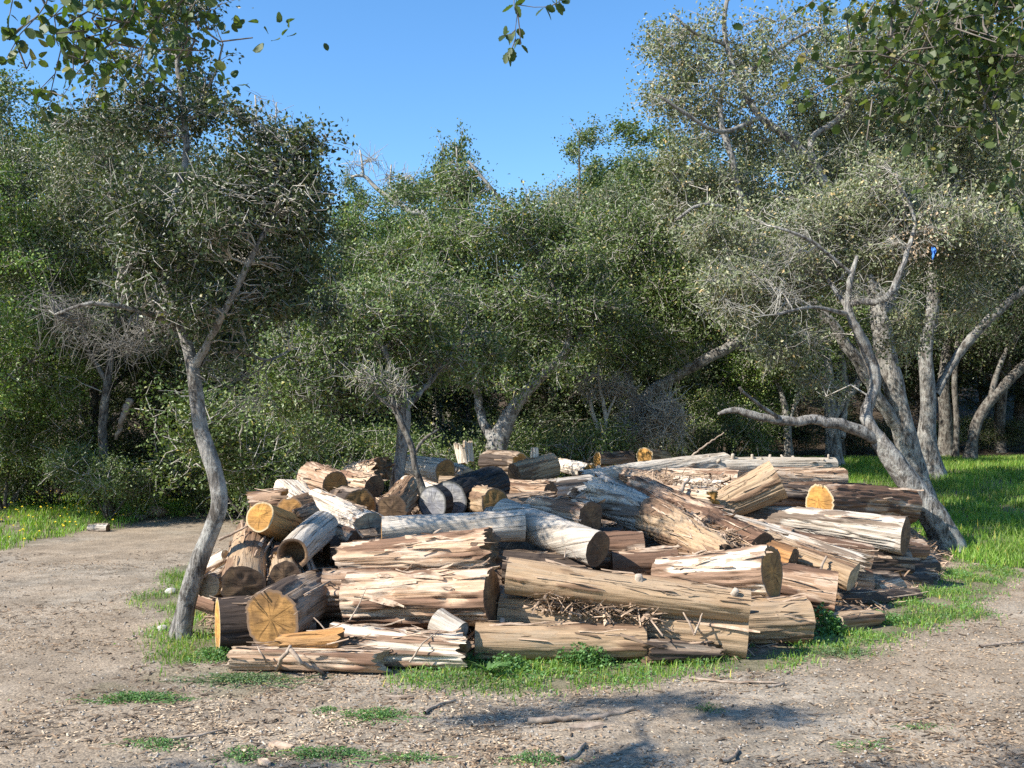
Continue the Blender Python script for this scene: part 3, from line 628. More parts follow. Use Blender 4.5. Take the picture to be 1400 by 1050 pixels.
def shards(pts, lmin, lmax, aspect, mat, name, label, cat, rng, tilt=0.35, thick=0.25, dirs=None):
    """many small flat-bottomed chips: 5 vertices, roof-shaped"""
    n = len(pts); L = rng.uniform(lmin, lmax, n); W = L * rng.uniform(*aspect, n)
    a = rng.uniform(0, 2*np.pi, n); d = np.stack([np.cos(a), np.sin(a), rng.normal(0, tilt, n)], -1); d = unit(d)
    if dirs is not None: d = unit(np.where(np.isnan(dirs), d, dirs + rng.normal(0, .13, d.shape)))
    s = unit(np.cross(d, np.array([0, 0, 1.0]) + rng.normal(0, tilt, (n, 3)))); u = np.cross(s, d)
    h = W * thick
    c = pts + u * h[:, None] * 0.5
    v = np.stack([c - d*L[:,None]/2 - s*W[:,None]/2*.6, c - d*L[:,None]/2*.9 + s*W[:,None]/2, c + d*L[:,None]/2 + s*W[:,None]*.3, c + d*L[:,None]/2*.8 - s*W[:,None]/2, c + u*h[:,None]], 1)
    b = np.arange(n)[:, None] * 5
    T = np.concatenate([b + np.array([[0,1,4]]), b + np.array([[1,2,4]]), b + np.array([[2,3,4]]), b + np.array([[3,0,4]])])
    me = mesh(name, v.reshape(-1, 3), [T], mat, False)
    return tag(obj(name, me), label, cat, kind='stuff')
# shreds of bark over the heap (denser in the middle of the pile and on the shredded-bark log)
r = np.random.default_rng(5)
px_ = r.uniform(-3, 5.8, 30000); py_ = r.uniform(7.2, 16.5, 30000)
k = inside(PILE, px_, py_) & (r.random(30000) < 0.35 + 0.65 * fbm(px_*1.4, py_*1.4, 7.0)); px_, py_ = px_[k], py_[k]
pts = np.stack([px_, py_, mound(px_, py_) + r.uniform(0, .05, len(px_))], -1)
# a mat of shreds lying on the second front log
a0, a1 = P(735, 812, 7.62), P(895, 838, 7.52); tt = r.random((4200, 1)); mat_ = a0*(1-tt) + a1*tt + r.normal(0, 1, (4200, 3)) * np.array([.03, .10, .035]) 
a0, a1 = P(905, 700, 10.0), P(1000, 742, 9.3); tt = r.random((1200, 1)); mat2 = a0*(1-tt) + a1*tt + r.normal(0, 1, (1200, 3)) * np.array([.05, .2, .04])
a0, a1 = P(880, 655, 12.3), P(1010, 660, 12.3); tt = r.random((500, 1)); mat3 = a0*(1-tt) + a1*tt + r.normal(0, 1, (500, 3)) * np.array([.05, .5, .04])
on, od_ = [], []
for (q1, q2, ra, rb, ex, ey, ez, mt) in LOGF:
    if mt in ('char', 'grey', 'orange'): continue
    m_ = int(np.linalg.norm(q2 - q1) * 26); tt = r.random((m_, 1)); th = r.uniform(.15, 3.0, (m_, 1)); R_ = (ra*(1-tt) + rb*tt) * 1.03 + .004
    od_.append(np.tile(ex, (m_, 1)))
    on.append(q1*(1-tt) + q2*tt + R_*(np.cos(th)*ey + np.sin(th)*ez))
on = np.vstack(on); allp = np.vstack([on, pts, mat_, mat2, mat3]); alld = np.full(allp.shape, np.nan); alld[:len(on)] = np.vstack(od_)
shards(allp, .05, .24, (.03, .14), M['barkchip'], 'bark_shreds', 'torn shreds of bark strewn over the log pile', 'bark shreds', r, 0.45, dirs=alld)

# ------------------------------------------------------------------ chips, leaves and pebbles on the track
n = 85000; D = 4.6 + 11 * r.random(n)**1.7; xx = (r.random(n) - 0.5) * 2 * (D * 0.56)
dens = 0.10 + 0.90 * sstep(0.46, 0.66, fbm(xx*.9, D*.9, 31.0, 4)) + 0.35 * sstep(0.6, 2.4, xx) 
k = (r.random(n) < dens) & ~inside(PILE, xx, D) & (grass_mask(xx, D) < .6); xx, D = xx[k], D[k]
shards(np.stack([xx, D, terrain(xx, D) + .003], -1), .007, .030, (.2, .65), M['chip'], 'wood_chips', 'scattered wood chips and dry leaves on the dirt track', 'wood chips', r, 0.22)
n = 26000; D = 4.6 + 9 * r.random(n)**1.5; xx = (r.random(n) - 0.5) * 2 * (D * 0.56)
k = ~inside(PILE, xx, D) & (grass_mask(xx, D) < .6) & (r.random(n) < .12 + .88*sstep(.50, .64, fbm(xx*1.3, D*1.3, 61.0, 4))); xx, D = xx[k], D[k]
shards(np.stack([xx, D, terrain(xx, D) + .003], -1), .012, .09, (.05, .25), M['darkbit'], 'twig_litter', 'dark bits of twig and bark littering the track', 'twig litter', r, 0.2)
q = gp(420, 985); n = 5000; xx = q[0] + r.normal(0, .75, n); D = q[1] + r.normal(0, .38, n); k = ~inside(PILE, xx, D) & (r.random(n) < sstep(.40, .62, fbm(xx*2.2, D*2.2, 71.0, 3))); xx, D = xx[k], D[k]
shards(np.stack([xx, D, terrain(xx, D) + .004], -1), .008, .035, (.15, .5), M['deadleaf'], 'chip_drift', 'drift of pale tan chips before the low split log', 'wood chips', r, 0.2)
n = 4500; D = 4.6 + 8 * r.random(n)**1.5; xx = (r.random(n) - 0.5) * 2 * (D * 0.56)
k = ~inside(PILE, xx, D) & (grass_mask(xx, D) < .6); xx, D = xx[k], D[k]
shards(np.stack([xx, D, terrain(xx, D) + .001], -1), .006, .022, (.6, .95), M['pebble'], 'pebbles', 'small grey pebbles scattered over the dirt track', 'pebbles', r, 0.15, 0.6)

# ------------------------------------------------------------------ grass
def blades(x, y, hmin, hmax, w, rng, mat, name, label, cat, lean=0.95):
    n = len(x); z = terrain(x, y); h = rng.uniform(hmin, hmax, n); a = rng.uniform(0, 2*np.pi, n)
    ld = np.stack([np.cos(a), np.sin(a), 0*a], -1) * (rng.uniform(.05, lean, n) * h)[:, None]
    b = a + rng.uniform(.8, 2.3, n); sd = np.stack([np.cos(b), np.sin(b), 0*b], -1) * (w * rng.uniform(.6, 1.3, n))[:, None] / 2
    p = np.stack([x, y, z - .004], -1); up = np.array([0, 0, 1.0])
    m1 = p + ld*.35 + up*(h*.6)[:, None]; tip = p + ld + up*h[:, None]
    v = np.stack([p - sd, p + sd, m1 + sd*.8, m1 - sd*.8, tip], 1).reshape(-1, 3); i = np.arange(n)[:, None]*5
    me = mesh(name, v, [i + np.array([[0,1,2,3]]), i + np.array([[3,2,4]])], mat, False)
    return tag(obj(name, me), label, cat, kind='stuff')
def scatter(poly, n, rng, mask=True):
    lo, hi = poly.min(0) - .25, poly.max(0) + .25; x = rng.uniform(lo[0], hi[0], n); y = rng.uniform(lo[1], hi[1], n)
    k = grass_mask(x + rng.normal(0, .05, n), y + rng.normal(0, .13, n)) > .6
    cl = fbm(x*3.0, y*3.0, 41.0, 3); k &= rng.random(n) < sstep(.28, .55, cl)
    return x[k], y[k]
def inpoly(x, y, poly): 
    k = inside(poly, x, y); return x[k], y[k]
x, y = scatter(GRASS_FRONT, 130000, r)
k = ~inside(MEADOW, x, y); blades(x[k], y[k], .015, .075, .007, r, M['grass'], 'grass', 'bright green grass strip along the foot of the log pile', 'grass')
x, y = scatter(GRASS_LEFT, 26000, r); blades(x, y, .02, .09, .006, r, M['grass'], 'grass', 'green grass tufted round the base of the left tree', 'grass')
x, y = scatter(GRASS_BACKL, 45000, r); k = y > 12; x, y = x[k], y[k]
blades(x, y, .04, .15, .014, r, M['grass'], 'grass', 'green grass verge with flowers along the forest edge at left', 'grass')
fk = r.random(len(x)) < .02; fx, fy = x[fk], y[fk]
lo, hi = np.array([1.4, 11]), np.array([16, 27.5]); x = r.uniform(lo[0], hi[0], 230000); y = lo[1] + (hi[1]-lo[1]) * r.random(230000)**1.35
k = inside(MEADOW, x, y) & (np.abs(x) < y*.56) & ~inside(PILE, x, y); x, y = x[k], y[k]
k = grass_mask(x, y) > .6; k &= r.random(len(x)) < .25 + .75*sstep(.34, .55, fbm(x*1.6, y*1.6, 51.0)); x, y = x[k], y[k]
blades(x, y, .05, .17, .013, r, M['grass'], 'grass', 'lush green meadow grass under the trees at right', 'grass')
# yellow flowers of the left verge
p = np.stack([fx, fy, terrain(fx, fy) + r.uniform(.10, .17, len(fx))], -1); n = len(p); s_ = r.uniform(.014, .024, n)[:, None]
v = np.stack([p + s_*[-1,0,.3], p + s_*[0,-1,.5], p + s_*[1,0,.3], p + s_*[0,.6,.9], p - s_*[0,0,.5]], 1).reshape(-1, 3); i = np.arange(n)[:, None]*5
tag(obj('yellow_flowers', mesh('yellow_flowers', v, [np.concatenate([i + np.array([[a, b, 4]]) for a, b in ((0,1),(1,2),(2,3),(3,0))]), i + np.array([[0,3,2,1]])], M['flower'], False)), 'tiny yellow flowers dotted through the left verge', 'flowers', kind='stuff')

# small patches of low weed on the track and leafy weeds along the pile
def leaves(cen, size, rng, up=0.5, outc=None, outw=0.4, aspect=0.6, fold=0.12, round_=False):
    n = len(cen); s = size * rng.uniform(.65, 1.25, n)[:, None]
    nr = unit(rng.normal(0, 1, (n, 3))) + np.array([0, 0, up])
    if outc is not None: nr = nr + outw * outc
    nr = unit(nr); d = unit(np.cross(nr, rng.normal(0, 1, (n, 3)))); w = np.cross(nr, d) * aspect
    if round_:
        v = np.stack([cen + d*s*a_ + w*s*b_ + nr*s*fold*abs(b_)*2 for a_, b_ in ((-.5,0),(-.33,-.34),(0,-.5),(.32,-.34),(.5,0),(.30,.36),(0,.5),(-.34,.33))], 1).reshape(-1, 3)
        return v, np.arange(n)[:, None]*8 + np.arange(8)[None]
    v = np.stack([cen - d*s*.5, cen - w*s*.5 + nr*s*fold - d*s*.05, cen + d*s*.5, cen + w*s*.5 + nr*s*fold - d*s*.05], 1).reshape(-1, 3)
    i = np.arange(n)[:, None]*4
    return v, i + np.array([[0,1,2,3]])
cx_, cy_ = scatter(GRASS_FRONT, 120000, r); k = ~inside(MEADOW, cx_, cy_); cx_, cy_ = cx_[k], cy_[k]
c2x, c2y = scatter(GRASS_LEFT, 12000, r); cx_ = np.append(cx_, c2x); cy_ = np.append(cy_, c2y)
v, f = leaves(np.stack([cx_, cy_, terrain(cx_, cy_) + r.uniform(.004, .05, len(cx_)) * fbm(cx_*4, cy_*4, 3.0) * 1.7], -1), .020, r, 1.3, aspect=.85)
tag(obj('ground_cover', mesh('ground_cover', v, [f], M['weed'], False)), 'tiny round-leaved weeds growing through the grass strip', 'ground cover', kind='stuff')
def weed(label, px, py, rx, ry, h, n, size, mat, name='weed_patch', cat='weed'):
    c = gp(px, py); q = r.normal(0, .45, (n, 2)) ; q = q * (.55 + .9 * fbm(q[:, :1]*2 + px, q[:, 1:]*2, py*1.0)) * 1.25
    x = c[0] + q[:, 0]*rx; y = c[1] + q[:, 1]*ry; prof = np.sqrt(np.clip(1 - (q**2).sum(1)*.8, .08, 1))
    z = terrain(x, y) + h * prof * r.uniform(.1, 1, len(x)) * (.5 + fbm(x*9, y*9, 2.0))
    v, f = leaves(np.stack([x, y, z], -1) - c, size, r, 1.2, aspect=.8)
    mb = MB(); mb.add(v, f)
    for k_ in range(0, len(x), 12):
        b0 = np.array([x[k_]*.6 + c[0]*.4, y[k_]*.6 + c[1]*.4, terrain(x[k_], y[k_])]) - c; t0 = np.array([x[k_], y[k_], z[k_]]) - c
        a_, b_, c_ = tube(np.array([b0, (b0+t0)/2 + [0, 0, .01], t0]), np.array([.003, .0025, .002]), 3); mb.add(a_, b_, c_)
    o = thing(name, label, cat, c); tag(obj('foliage', mb.mesh('foliage', M[mat], False), o), kind='stuff'); return o
weed('round-leaved weed clump in front of the front log, left', 700, 918, .16, .12, .13, 420, .026, 'weed')
weed('larger leafy weed clump in front of the front log, right', 800, 912, .20, .14, .17, 700, .026, 'weed')
weed('tall leafy weed at the end of the shaded ground log', 1132, 868, .13, .10, .24, 380, .036, 'weed')
weed('low leafy weed beside the small tan slab', 1205, 852, .2, .12, .12, 260, .03, 'weed')
weed('weed tuft in front of the long log right end', 1000, 898, .12, .10, .12, 260, .02, 'weed')
weed('flat grey-green weed mat before the split log at left', 335, 932, .34, .16, .05, 1500, .014, 'weedgrey')
weed('dark leafy tuft between left tree and the split log', 292, 902, .16, .12, .09, 800, .018, 'weed')
weed('low green weed patch on the track left of the weed mat', 190, 957, .27, .10, .05, 1100, .013, 'weed')
weed('weed patch in the middle of the foreground track', 515, 980, .19, .13, .04, 800, .013, 'weed')
weed('small weed patch left of the middle foreground patch', 447, 973, .08, .07, .03, 160, .012, 'weed')
weed('weed patch at the lower edge, left of centre', 450, 1034, .25, .10, .04, 800, .013, 'weed')
weed('weed patch low at far left foreground', 214, 1020, .15, .10, .03, 380, .012, 'weed')
weed('weed tuft at the lower edge under the chip', 330, 1036, .10, .10, .05, 280, .014, 'weed')
weed('single weed tuft on bare ground at right of centre', 970, 972, .07, .06, .05, 130, .014, 'weedgrey')
weed('faint weed patch at the lower right', 1180, 1022, .12, .08, .03, 160, .011, 'weed')
weed('sparse weed patch at right above the lower right one', 1258, 996, .14, .08, .02, 170, .010, 'weed')
weed('green weed fringe on the track below the shaded log', 1140, 895, .28, .15, .04, 700, .013, 'weedgrey')
weed('leafy weed at the bottom edge, centre', 735, 1042, .15, .08, .05, 330, .014, 'weed')
weed('weed at the bottom edge left of centre chip', 560, 1040, .15, .08, .04, 330, .013, 'weed')

def tuft(label, px, py, n, ln, w):
    c = gp(px, py); mb = MB()
    for k_ in range(n):
        a = r.uniform(0, 6.28); l_ = ln * r.uniform(.6, 1.2); d = np.array([math.cos(a), math.sin(a), 0]); s = np.array([-d[1], d[0], 0]); u = np.linspace(0, 1, 6)[:, None]
        mid = d*l_*.75*u**1.2 + np.array([0, 0, 1])*l_*(1.0*u - .55*u*u) ; ww = w*np.sin(np.pi*(u*.85+.12))
        V_ = np.stack([mid - s*ww, mid + s*ww + [0, 0, .002]], 1).reshape(-1, 3); q = [(2*i_, 2*i_+1, 2*i_+3, 2*i_+2) for i_ in range(5)]
        mb.add(V_, np.array(q))
    tag(obj('weed_tuft', mb.mesh('weed_tuft', M['weed'], True), None, tuple(c)), label, 'weed')
tuft('broad-bladed weed rosette left of the front log foot', 668, 925, 26, .20, .012)
tuft('pointed-leaved weed rosette by the front log left end', 640, 912, 22, .17, .009)
tuft('thin grassy tuft before the low split log', 480, 912, 18, .13, .005)

# ------------------------------------------------------------------ stones, sticks, stumps
def rock(label, px, py, rad, mat='stone', sq=.7, name='stone', cat='stone'):
    c = gp(px, py); u = np.linspace(0, np.pi, 13)[:, None]; v = np.linspace(0, 2*np.pi, 20, endpoint=False)[None]
    d = np.stack([np.sin(u)*np.cos(v), np.sin(u)*np.sin(v), np.cos(u) + 0*v], -1); rr = rad*(.7 + .6*fbm(d[...,0]*1.6 + px, d[...,1]*1.6, d[...,2]*1.6))
    V_ = (d*rr[..., None]*[1.1, .9, sq]).reshape(-1, 3); V_[:, 2] += rad*sq*.55
    i = np.arange(12)[:, None]*20; j = np.arange(20)[None]
    q = np.stack([i+j, i+20+j, i+20+(j+1) % 20, i+(j+1) % 20], -1).reshape(-1, 4)
    tag(obj(name, mesh(name, V_, [q], M[mat], True), None, tuple(c)), label, cat)
rock('white stone in the grass left of the left tree', 234, 812, .055)
rock('small pale stone touching the left tree base', 222, 862, .04)
rock('lumpy brown stump-like rock at the end of the left track', 214, 706, .16, 'stick', .75, 'rock', 'rock')
rock('flat grey rock beside the lumpy rock on the verge', 192, 708, .14, 'pebble', .3, 'rock', 'rock')
def stick(label, pts, r0, r1, name='stick', mat='stick'):
    pts = [np.asarray(p_, float) for p_ in pts]; a, b = smooth_path(pts, np.linspace(r0, r1, len(pts)), .05)
    a = a + r.normal(0, r0*.35, a.shape); V_, q, t_ = tube(a, b, 7, .15, r.random()*50)
    c = pts[0]; V0, = (V_ - c,)
    tag(obj(name, mesh(name, V0, [q, t_], M[mat], True), None, tuple(c)), label, 'stick')
def gst(px, py, up=.012): q = gp(px, py); q[2] += up; return q
stick('crooked stick leaning on the front split log', [gst(378, 918), P(388, 897, 6.75), P(396, 884, 6.8)], .016, .012)
stick('forked-looking stick sloping from the split log to the ground', [P(397, 888, 6.75), P(412, 905, 6.7), gst(440, 922)], .016, .013)
stick('thin stick standing before the split log left end', [gst(367, 914), P(360, 898, 6.8), P(352, 884, 6.85)], .008, .005)
stick('long dry stick on the track at lower left', [gst(230, 1013), gst(268, 1009), gst(306, 1002)], .010, .005)
stick('long branch lying in the shade on the foreground track', [gst(725, 992), gst(790, 986), gst(850, 978), gst(868, 973)], .018, .010)
stick('dark stick on the track at right of centre', [gst(1048, 942), gst(1072, 938)], .011, .008)
stick('thin branch across the right track', [gst(1340, 887), gst(1365, 884), gst(1400, 880)], .012, .008)
stick('slim twig on the right track lower down', [gst(1225, 990), gst(1270, 984)], .007, .004)
stick('crooked root-like stick at bottom centre', [gst(985, 1046), gst(1003, 1040), gst(1010, 1028)], .012, .007)
stick('broken stick by the shade at bottom centre left', [gst(770, 1044), gst(790, 1032), gst(800, 1020)], .015, .009)
stick('pale stick on the ground before the pile, centre', [gst(945, 930), gst(1000, 935), gst(1068, 937)], .010, .006)
stick('curved stick among the foreground shade at left', [gst(580, 978), gst(600, 966), gst(622, 961)], .012, .006)
stick('thin upright twig on the thick pinkish log left end', [P(478, 848, 7.3), P(492, 825, 7.35), P(500, 805, 7.4)], .006, .003)
stick('bent twig on the thick pinkish log middle', [P(610, 850, 7.35), P(604, 832, 7.38), P(622, 826, 7.42), P(648, 842, 7.35)], .007, .004)
stick('dry twig crossing the pale broken log', [P(560, 905, 6.9), P(578, 880, 6.95), P(600, 862, 7.05)], .007, .004)
stick('second twig on the pale broken log leaning left', [P(470, 885, 7.0), P(452, 868, 7.05), P(430, 845, 7.1)], .007, .004)
stick('bare twig with a hook on the twisted spiral-grain log', [P(772, 762, 8.0), P(774, 750, 8.05), P(782, 752, 8.05), P(788, 764, 8.0)], .006, .004)
stick('dark thin stick upright by the crooked log', [P(948, 760, 8.6), P(946, 742, 8.7), P(941, 720, 8.8)], .010, .006)
stick('curved bark stick beside the torn crooked log', [P(930, 766, 8.6), P(950, 758, 8.55), P(966, 752, 8.5)], .014, .008)
stick('hooked branch lying on the slender split log', [P(1128, 796, 9.0), P(1122, 776, 9.1), P(1130, 760, 9.15)], .018, .010)
stick('stick on the log half covered by shredded bark', [P(950, 868, 7.2), P(942, 850, 7.25), P(934, 838, 7.3)], .010, .006)
stick('second stick beside it on the half-covered log', [P(950, 866, 7.18), P(956, 850, 7.22), P(962, 836, 7.3)], .008, .005)
stick('short broken branch standing on the knotted log', [P(931, 674, 11.0), P(936, 664, 11.05), P(942, 655, 11.1)], .03, .012)
stick('long thin branch rising behind the back grey log', [P(930, 640, 15.3), P(960, 612, 15.4), P(990, 592, 15.5)], .018, .008)
stick('pale twig poking from the bright white log', [P(496, 735, 8.6), P(486, 722, 8.6), P(482, 716, 8.6)], .010, .006)
stick('tan stick slanting before the reddish centre log', [P(786, 682, 9.9), P(800, 674, 10.0), P(812, 667, 10.1)], .014, .010)
stick('branch laid across the left logs near the tree', [P(300, 738, 8.3), P(322, 728, 8.35), P(345, 716, 8.4)], .012, .007)
stick('pale broken limb leaning against the trees, left wood', [gst(215, 668), P(226, 640, 20), P(232, 612, 20)], .06, .035)
stick('white dead limb hanging in the left undergrowth', [P(158, 600, 18.3), P(168, 574, 18.2), P(178, 546, 18.2)], .035, .07)
def chip(label, px, py, l_, w_, a, mat='stick'):
    c = gp(px, py); V_ = np.array([[x_, y_, z_] for z_ in (0, .022) for x_, y_ in ((-l_, -w_), (-l_*.2, -w_*1.2), (l_, -w_*.5), (l_*1.05, w_*.6), (l_*.1, w_), (-l_*.9, w_*.8))]) * (1, 1, 1)
    V_[:, :2] += r.normal(0, w_*.12, (12, 2)); V_[6:, 2] += r.normal(0, .005, 6); ca, sa = math.cos(a), math.sin(a); V_[:, :2] = V_[:, :2] @ np.array([[ca, sa], [-sa, ca]])
    me = bpy.data.meshes.new('wood_piece'); me.from_pydata(V_.tolist(), [], [(5,4,3,2,1,0), (6,7,8,9,10,11)] + [(i, (i+1) % 6, (i+1) % 6 + 6, i+6) for i in range(6)]); me.materials.append(M[mat])
    tag(obj('wood_piece', me, None, tuple(c)), label, 'wood chip')
chip('pale flat wood piece lying on the lower left track', 385, 1022, .07, .022, -.5, 'strip')
chip('grey bark piece in the shaded foreground', 800, 998, .10, .03, .3)
chip('small dark wood lump on the right track', 1195, 975, .03, .02, 0)
chip('thin weathered board scrap before the grass strip', 545, 956, .09, .012, .05)
chip('orange-brown wood scrap at the bottom edge', 362, 1046, .04, .015, -.8, 'strip')

# ------------------------------------------------------------------ trees
def lobe_points(lobes, n, rng, clump=0.5, sd=0.0):
    """shoot tips inside ellipsoids (centre, radii, weight), thicker toward the outside, broken into clumps"""
    w = np.array([l[2] for l in lobes], float); cnt = np.maximum((w / w.sum() * n).astype(int), 3); out, oc = [], []
    for (c, rad, _), m in zip(lobes, cnt):
        c = np.asarray(c, float); rad = np.asarray(rad, float); ns = int(np.clip(m / 9, 4, 34))
        d = unit(rng.normal(0, 1, (ns, 3)) * [1, 1, .9]); sc_ = c + d * rad * rng.uniform(.45, .98, (ns, 1)); sr = rng.uniform(.12, .34, (ns, 1)) * (rad + rad.mean()) / 2 * [1.3, 1.3, .62]
        k = rng.choice(ns, m, p=(sr[:, 0]**2) / (sr[:, 0]**2).sum()); q = unit(rng.normal(0, 1, (m, 3))) * rng.random((m, 1))**(1/2.6)
        q *= np.where(rng.random((m, 1)) < .07, rng.uniform(1.15, 1.7, (m, 1)), 1.0)
        pp = sc_[k] + q * sr[k]; core = rng.random(m) < .10
        qc = unit(rng.normal(0, 1, (m, 3))) * rng.random((m, 1))**.4; pp = np.where(core[:, None], c + qc*rad*.85, pp)
        out.append(pp); oc.append(unit(np.where(core[:, None], qc, q*1.0 + d[k]*.5)))
    return np.vstack(out), np.vstack(oc)
def grow(skel, tips, rng, rmin=.004, rmax=.05, wob=.10):
    """joins every tip to the nearest wood already there; returns paths with radii"""
    nodes = [np.asarray(s[:3], float) for s in skel]; rad = [s[3] for s in skel]
    N = np.zeros((len(nodes) + len(tips)*4 + 8, 3)); Rr = np.zeros(len(N)); n = len(nodes); N[:n] = nodes; Rr[:n] = rad
    d0 = np.min(np.linalg.norm(tips[:, None] - N[None, :n], axis=2), axis=1) if len(tips)*n < 4e7 else np.linalg.norm(tips - N[:n].mean(0), axis=1)
    paths = []
    for k in np.argsort(d0):
        tp = tips[k]; dd = np.linalg.norm(N[:n] - tp, axis=1) + np.where(Rr[:n] < .0065, .35, 0) + np.maximum(N[:n, 2] - tp[2], 0)*.3
        j = int(np.argmin(dd)); a = N[j]; L = np.linalg.norm(tp - a)
        if L < 1e-3: continue
        off = rng.normal(0, wob*L, (3, 3)); u = np.array([.3, .6, .82])[:, None]
        mid = a*(1-u) + tp*u + off * np.array([[.8], [1], [.6]]) + np.array([0, 0, .10*L]) * (u*(1-u)*4)
        r0 = min(Rr[j]*.75, max(rmin*1.3, .012*L + .004), rmax); rr = np.array([r0, r0*.8, r0*.62, max(r0*.45, rmin), rmin])
        pts = np.vstack([a, mid, tp]); paths.append((pts, rr))
        N[n:n+4] = pts[1:]; Rr[n:n+4] = rr[1:]; n += 4
    return paths
def many_tubes(paths, sides=3):
    """all paths have the same number of points: one vectorised sweep"""
    Pp = np.stack([p for p, _ in paths]); R = np.stack([r_ for _, r_ in paths]); T = unit(np.gradient(Pp, axis=1))
    ref = np.where(np.abs(T[:, :1, 2:]) < .8, np.array([0, 0, 1.0]), np.array([1.0, 0, 0])); Nn = unit(np.cross(T, ref)); B = np.cross(T, Nn)
    a = np.linspace(0, 2*np.pi, sides, endpoint=False)
    V = Pp[:, :, None] + R[:, :, None, None] * (np.cos(a)[None, None, :, None]*Nn[:, :, None] + np.sin(a)[None, None, :, None]*B[:, :, None])
    m, k = Pp.shape[:2]; base = (np.arange(m)*k*sides)[:, None, None]; i = (np.arange(k-1)*sides)[None, :, None]; j = np.arange(sides)[None, None]
    Q = np.stack([base+i+j, base+i+(j+1) % sides, base+i+sides+(j+1) % sides, base+i+sides+j], -1).reshape(-1, 4)
    return V.reshape(-1, 3), Q
def tree(label, base, limbs, lobes, nshoot, nleaf, lsize, rng, leafm='leaf', barkm='oakbark', twigm='twig', twiglets=2, bare=0.1, spread=.16,
         name='oak_tree', cat='tree', group=None, clump=.5, trwidth=1.0, leafaspect=.6, side=12, step=.12, tk=.64, fl=.6, round_=False):
    """limbs[0] is the trunk; each limb = list of (point, radius) in world space"""
    base = np.asarray(base, float); root = thing(name, label, cat, base, group); skel = []
    for k, lb in enumerate(limbs):
        pts = np.array([q[0] for q in lb]); rad = np.array([q[1] for q in lb]) * tk; a, b = smooth_path(pts, rad, step)
        if k == 0:                                      # root flare
            hgt = a[:, 2] - a[0, 2]; b = b * (1 + fl*np.exp(-np.maximum(hgt, 0) / max(b[0]*1.6, .05))); a[0, 2] -= .12
        else: a = a + rng.normal(0, 1, a.shape) * (b[:, None]*.12)
        V, q, t_ = tube(a - base, b, side if k == 0 else max(7, side-3), .16, rng.random()*90)
        obj('trunk' if k == 0 else 'limb', mesh('trunk' if k == 0 else 'limb', V, [q, t_], M[barkm], True), root)
        st = 0 if k else int(len(a)*.35)
        skel += [(*a[i_], b[i_]) for i_ in range(st, len(a), 2 if len(a) > 8 else 1)] + [(*a[-1], b[-1])]
    tips, outd = lobe_points(lobes, nshoot, rng, clump, rng.random()*40)
    paths = grow(skel, tips, rng)
    V, q = many_tubes(paths, 4); mb = MB(); mb.add(V, q)
    tw = []
    if twiglets:
        sel = np.repeat(np.arange(len(tips)), twiglets); st = tips[sel] + rng.normal(0, .03, (len(sel), 3)); d = unit(rng.normal(0, 1, (len(sel), 3)) + .5*outd[sel]); l_ = rng.uniform(.6, 1.6, (len(sel), 1))*spread*1.3
        mid = st + d*l_*.5 + rng.normal(0, .02, st.shape); en = st + d*l_ + rng.normal(0, .04, st.shape)
        Vt, qt = many_tubes([(np.stack([s_, m_, e_]), np.array([.0042, .0032, .0022])*trwidth) for s_, m_, e_ in zip(st, mid, en)], 3); mb.add(Vt, qt)
        tw = np.vstack([mid, en])
    tag(obj('twigs', mb.mesh('twigs', M[twigm], True, base), root), kind='stuff')
    src = tips if not len(tw) else np.vstack([tips, tw]); oo = outd if not len(tw) else np.vstack([outd, outd[sel], outd[sel]])
    bz = fbm(src[:, 0]*1.2 + 5, src[:, 1]*1.2, src[:, 2]*1.2, 2); leafy = np.where(bz < bare*.55 + .22*(bare > .3), .15, 1.0)
    pk = leafy / leafy.sum(); idx = rng.choice(len(src), nleaf, p=pk)
    cen = src[idx] + rng.normal(0, spread*.42, (nleaf, 3))
    v, f = leaves(cen - base, lsize, rng, .35, oo[idx], .45, leafaspect, round_=round_)
    tag(obj('crown', mesh('crown', v, [f], M[leafm], False), root), kind='stuff')
    return root
def pl(D, *pts):                                       # limb from pixels: (px, py, radius in px [, depth offset])
    return [(P(p_[0], p_[1], D + (p_[3] if len(p_) > 3 else 0)), p_[2]*D/F) for p_ in pts]
def lb(D, px, py, rx, ry, w, dz=0.0, rd=None):         # lobe from pixels
    s = D/F; return (P(px, py, D + dz), (rx*s, (rd if rd else min(rx, ry)*s*1.0), ry*s), w)
R4 = np.random.default_rng(21)

# left front oak with slender bent trunk
D = ground_hit(246, 872)
limbs = [pl(D, (246,874,19), (258,815,18.5), (280,748,18.5), (299,695,18), (293,645,17), (273,580,15.5), (264,505,14), (248,445,12,.1), (225,390,10,.15), (214,345,9,.2)),
         pl(D, (214,345,9,.2), (236,280,8,.3), (254,215,7.5,.4), (250,140,7,.4), (243,75,5,.4), (262,5,3.5,.4), (250,-40,2,.4)),
         pl(D, (264,505,9), (305,430,7,-.2), (345,350,6,-.3), (385,270,5,-.2), (400,215,3,-.1)),
         pl(D, (225,390,6,.15), (205,345,5,0), (190,300,4,-.1), (180,270,2.5,-.1)),
         pl(D, (248,445,7,.1), (190,425,5,-.3), (125,415,4,-.5), (75,430,2.5,-.5)),
         pl(D, (264,500,6), (320,480,4.5,.4), (365,492,3.5,.6), (395,480,2,.8)),
         pl(D, (250,140,4,.4), (215,110,3,.3), (180,80,2,.2)), pl(D, (250,160,4,.4), (290,110,3,.5), (305,60,2,.5))]
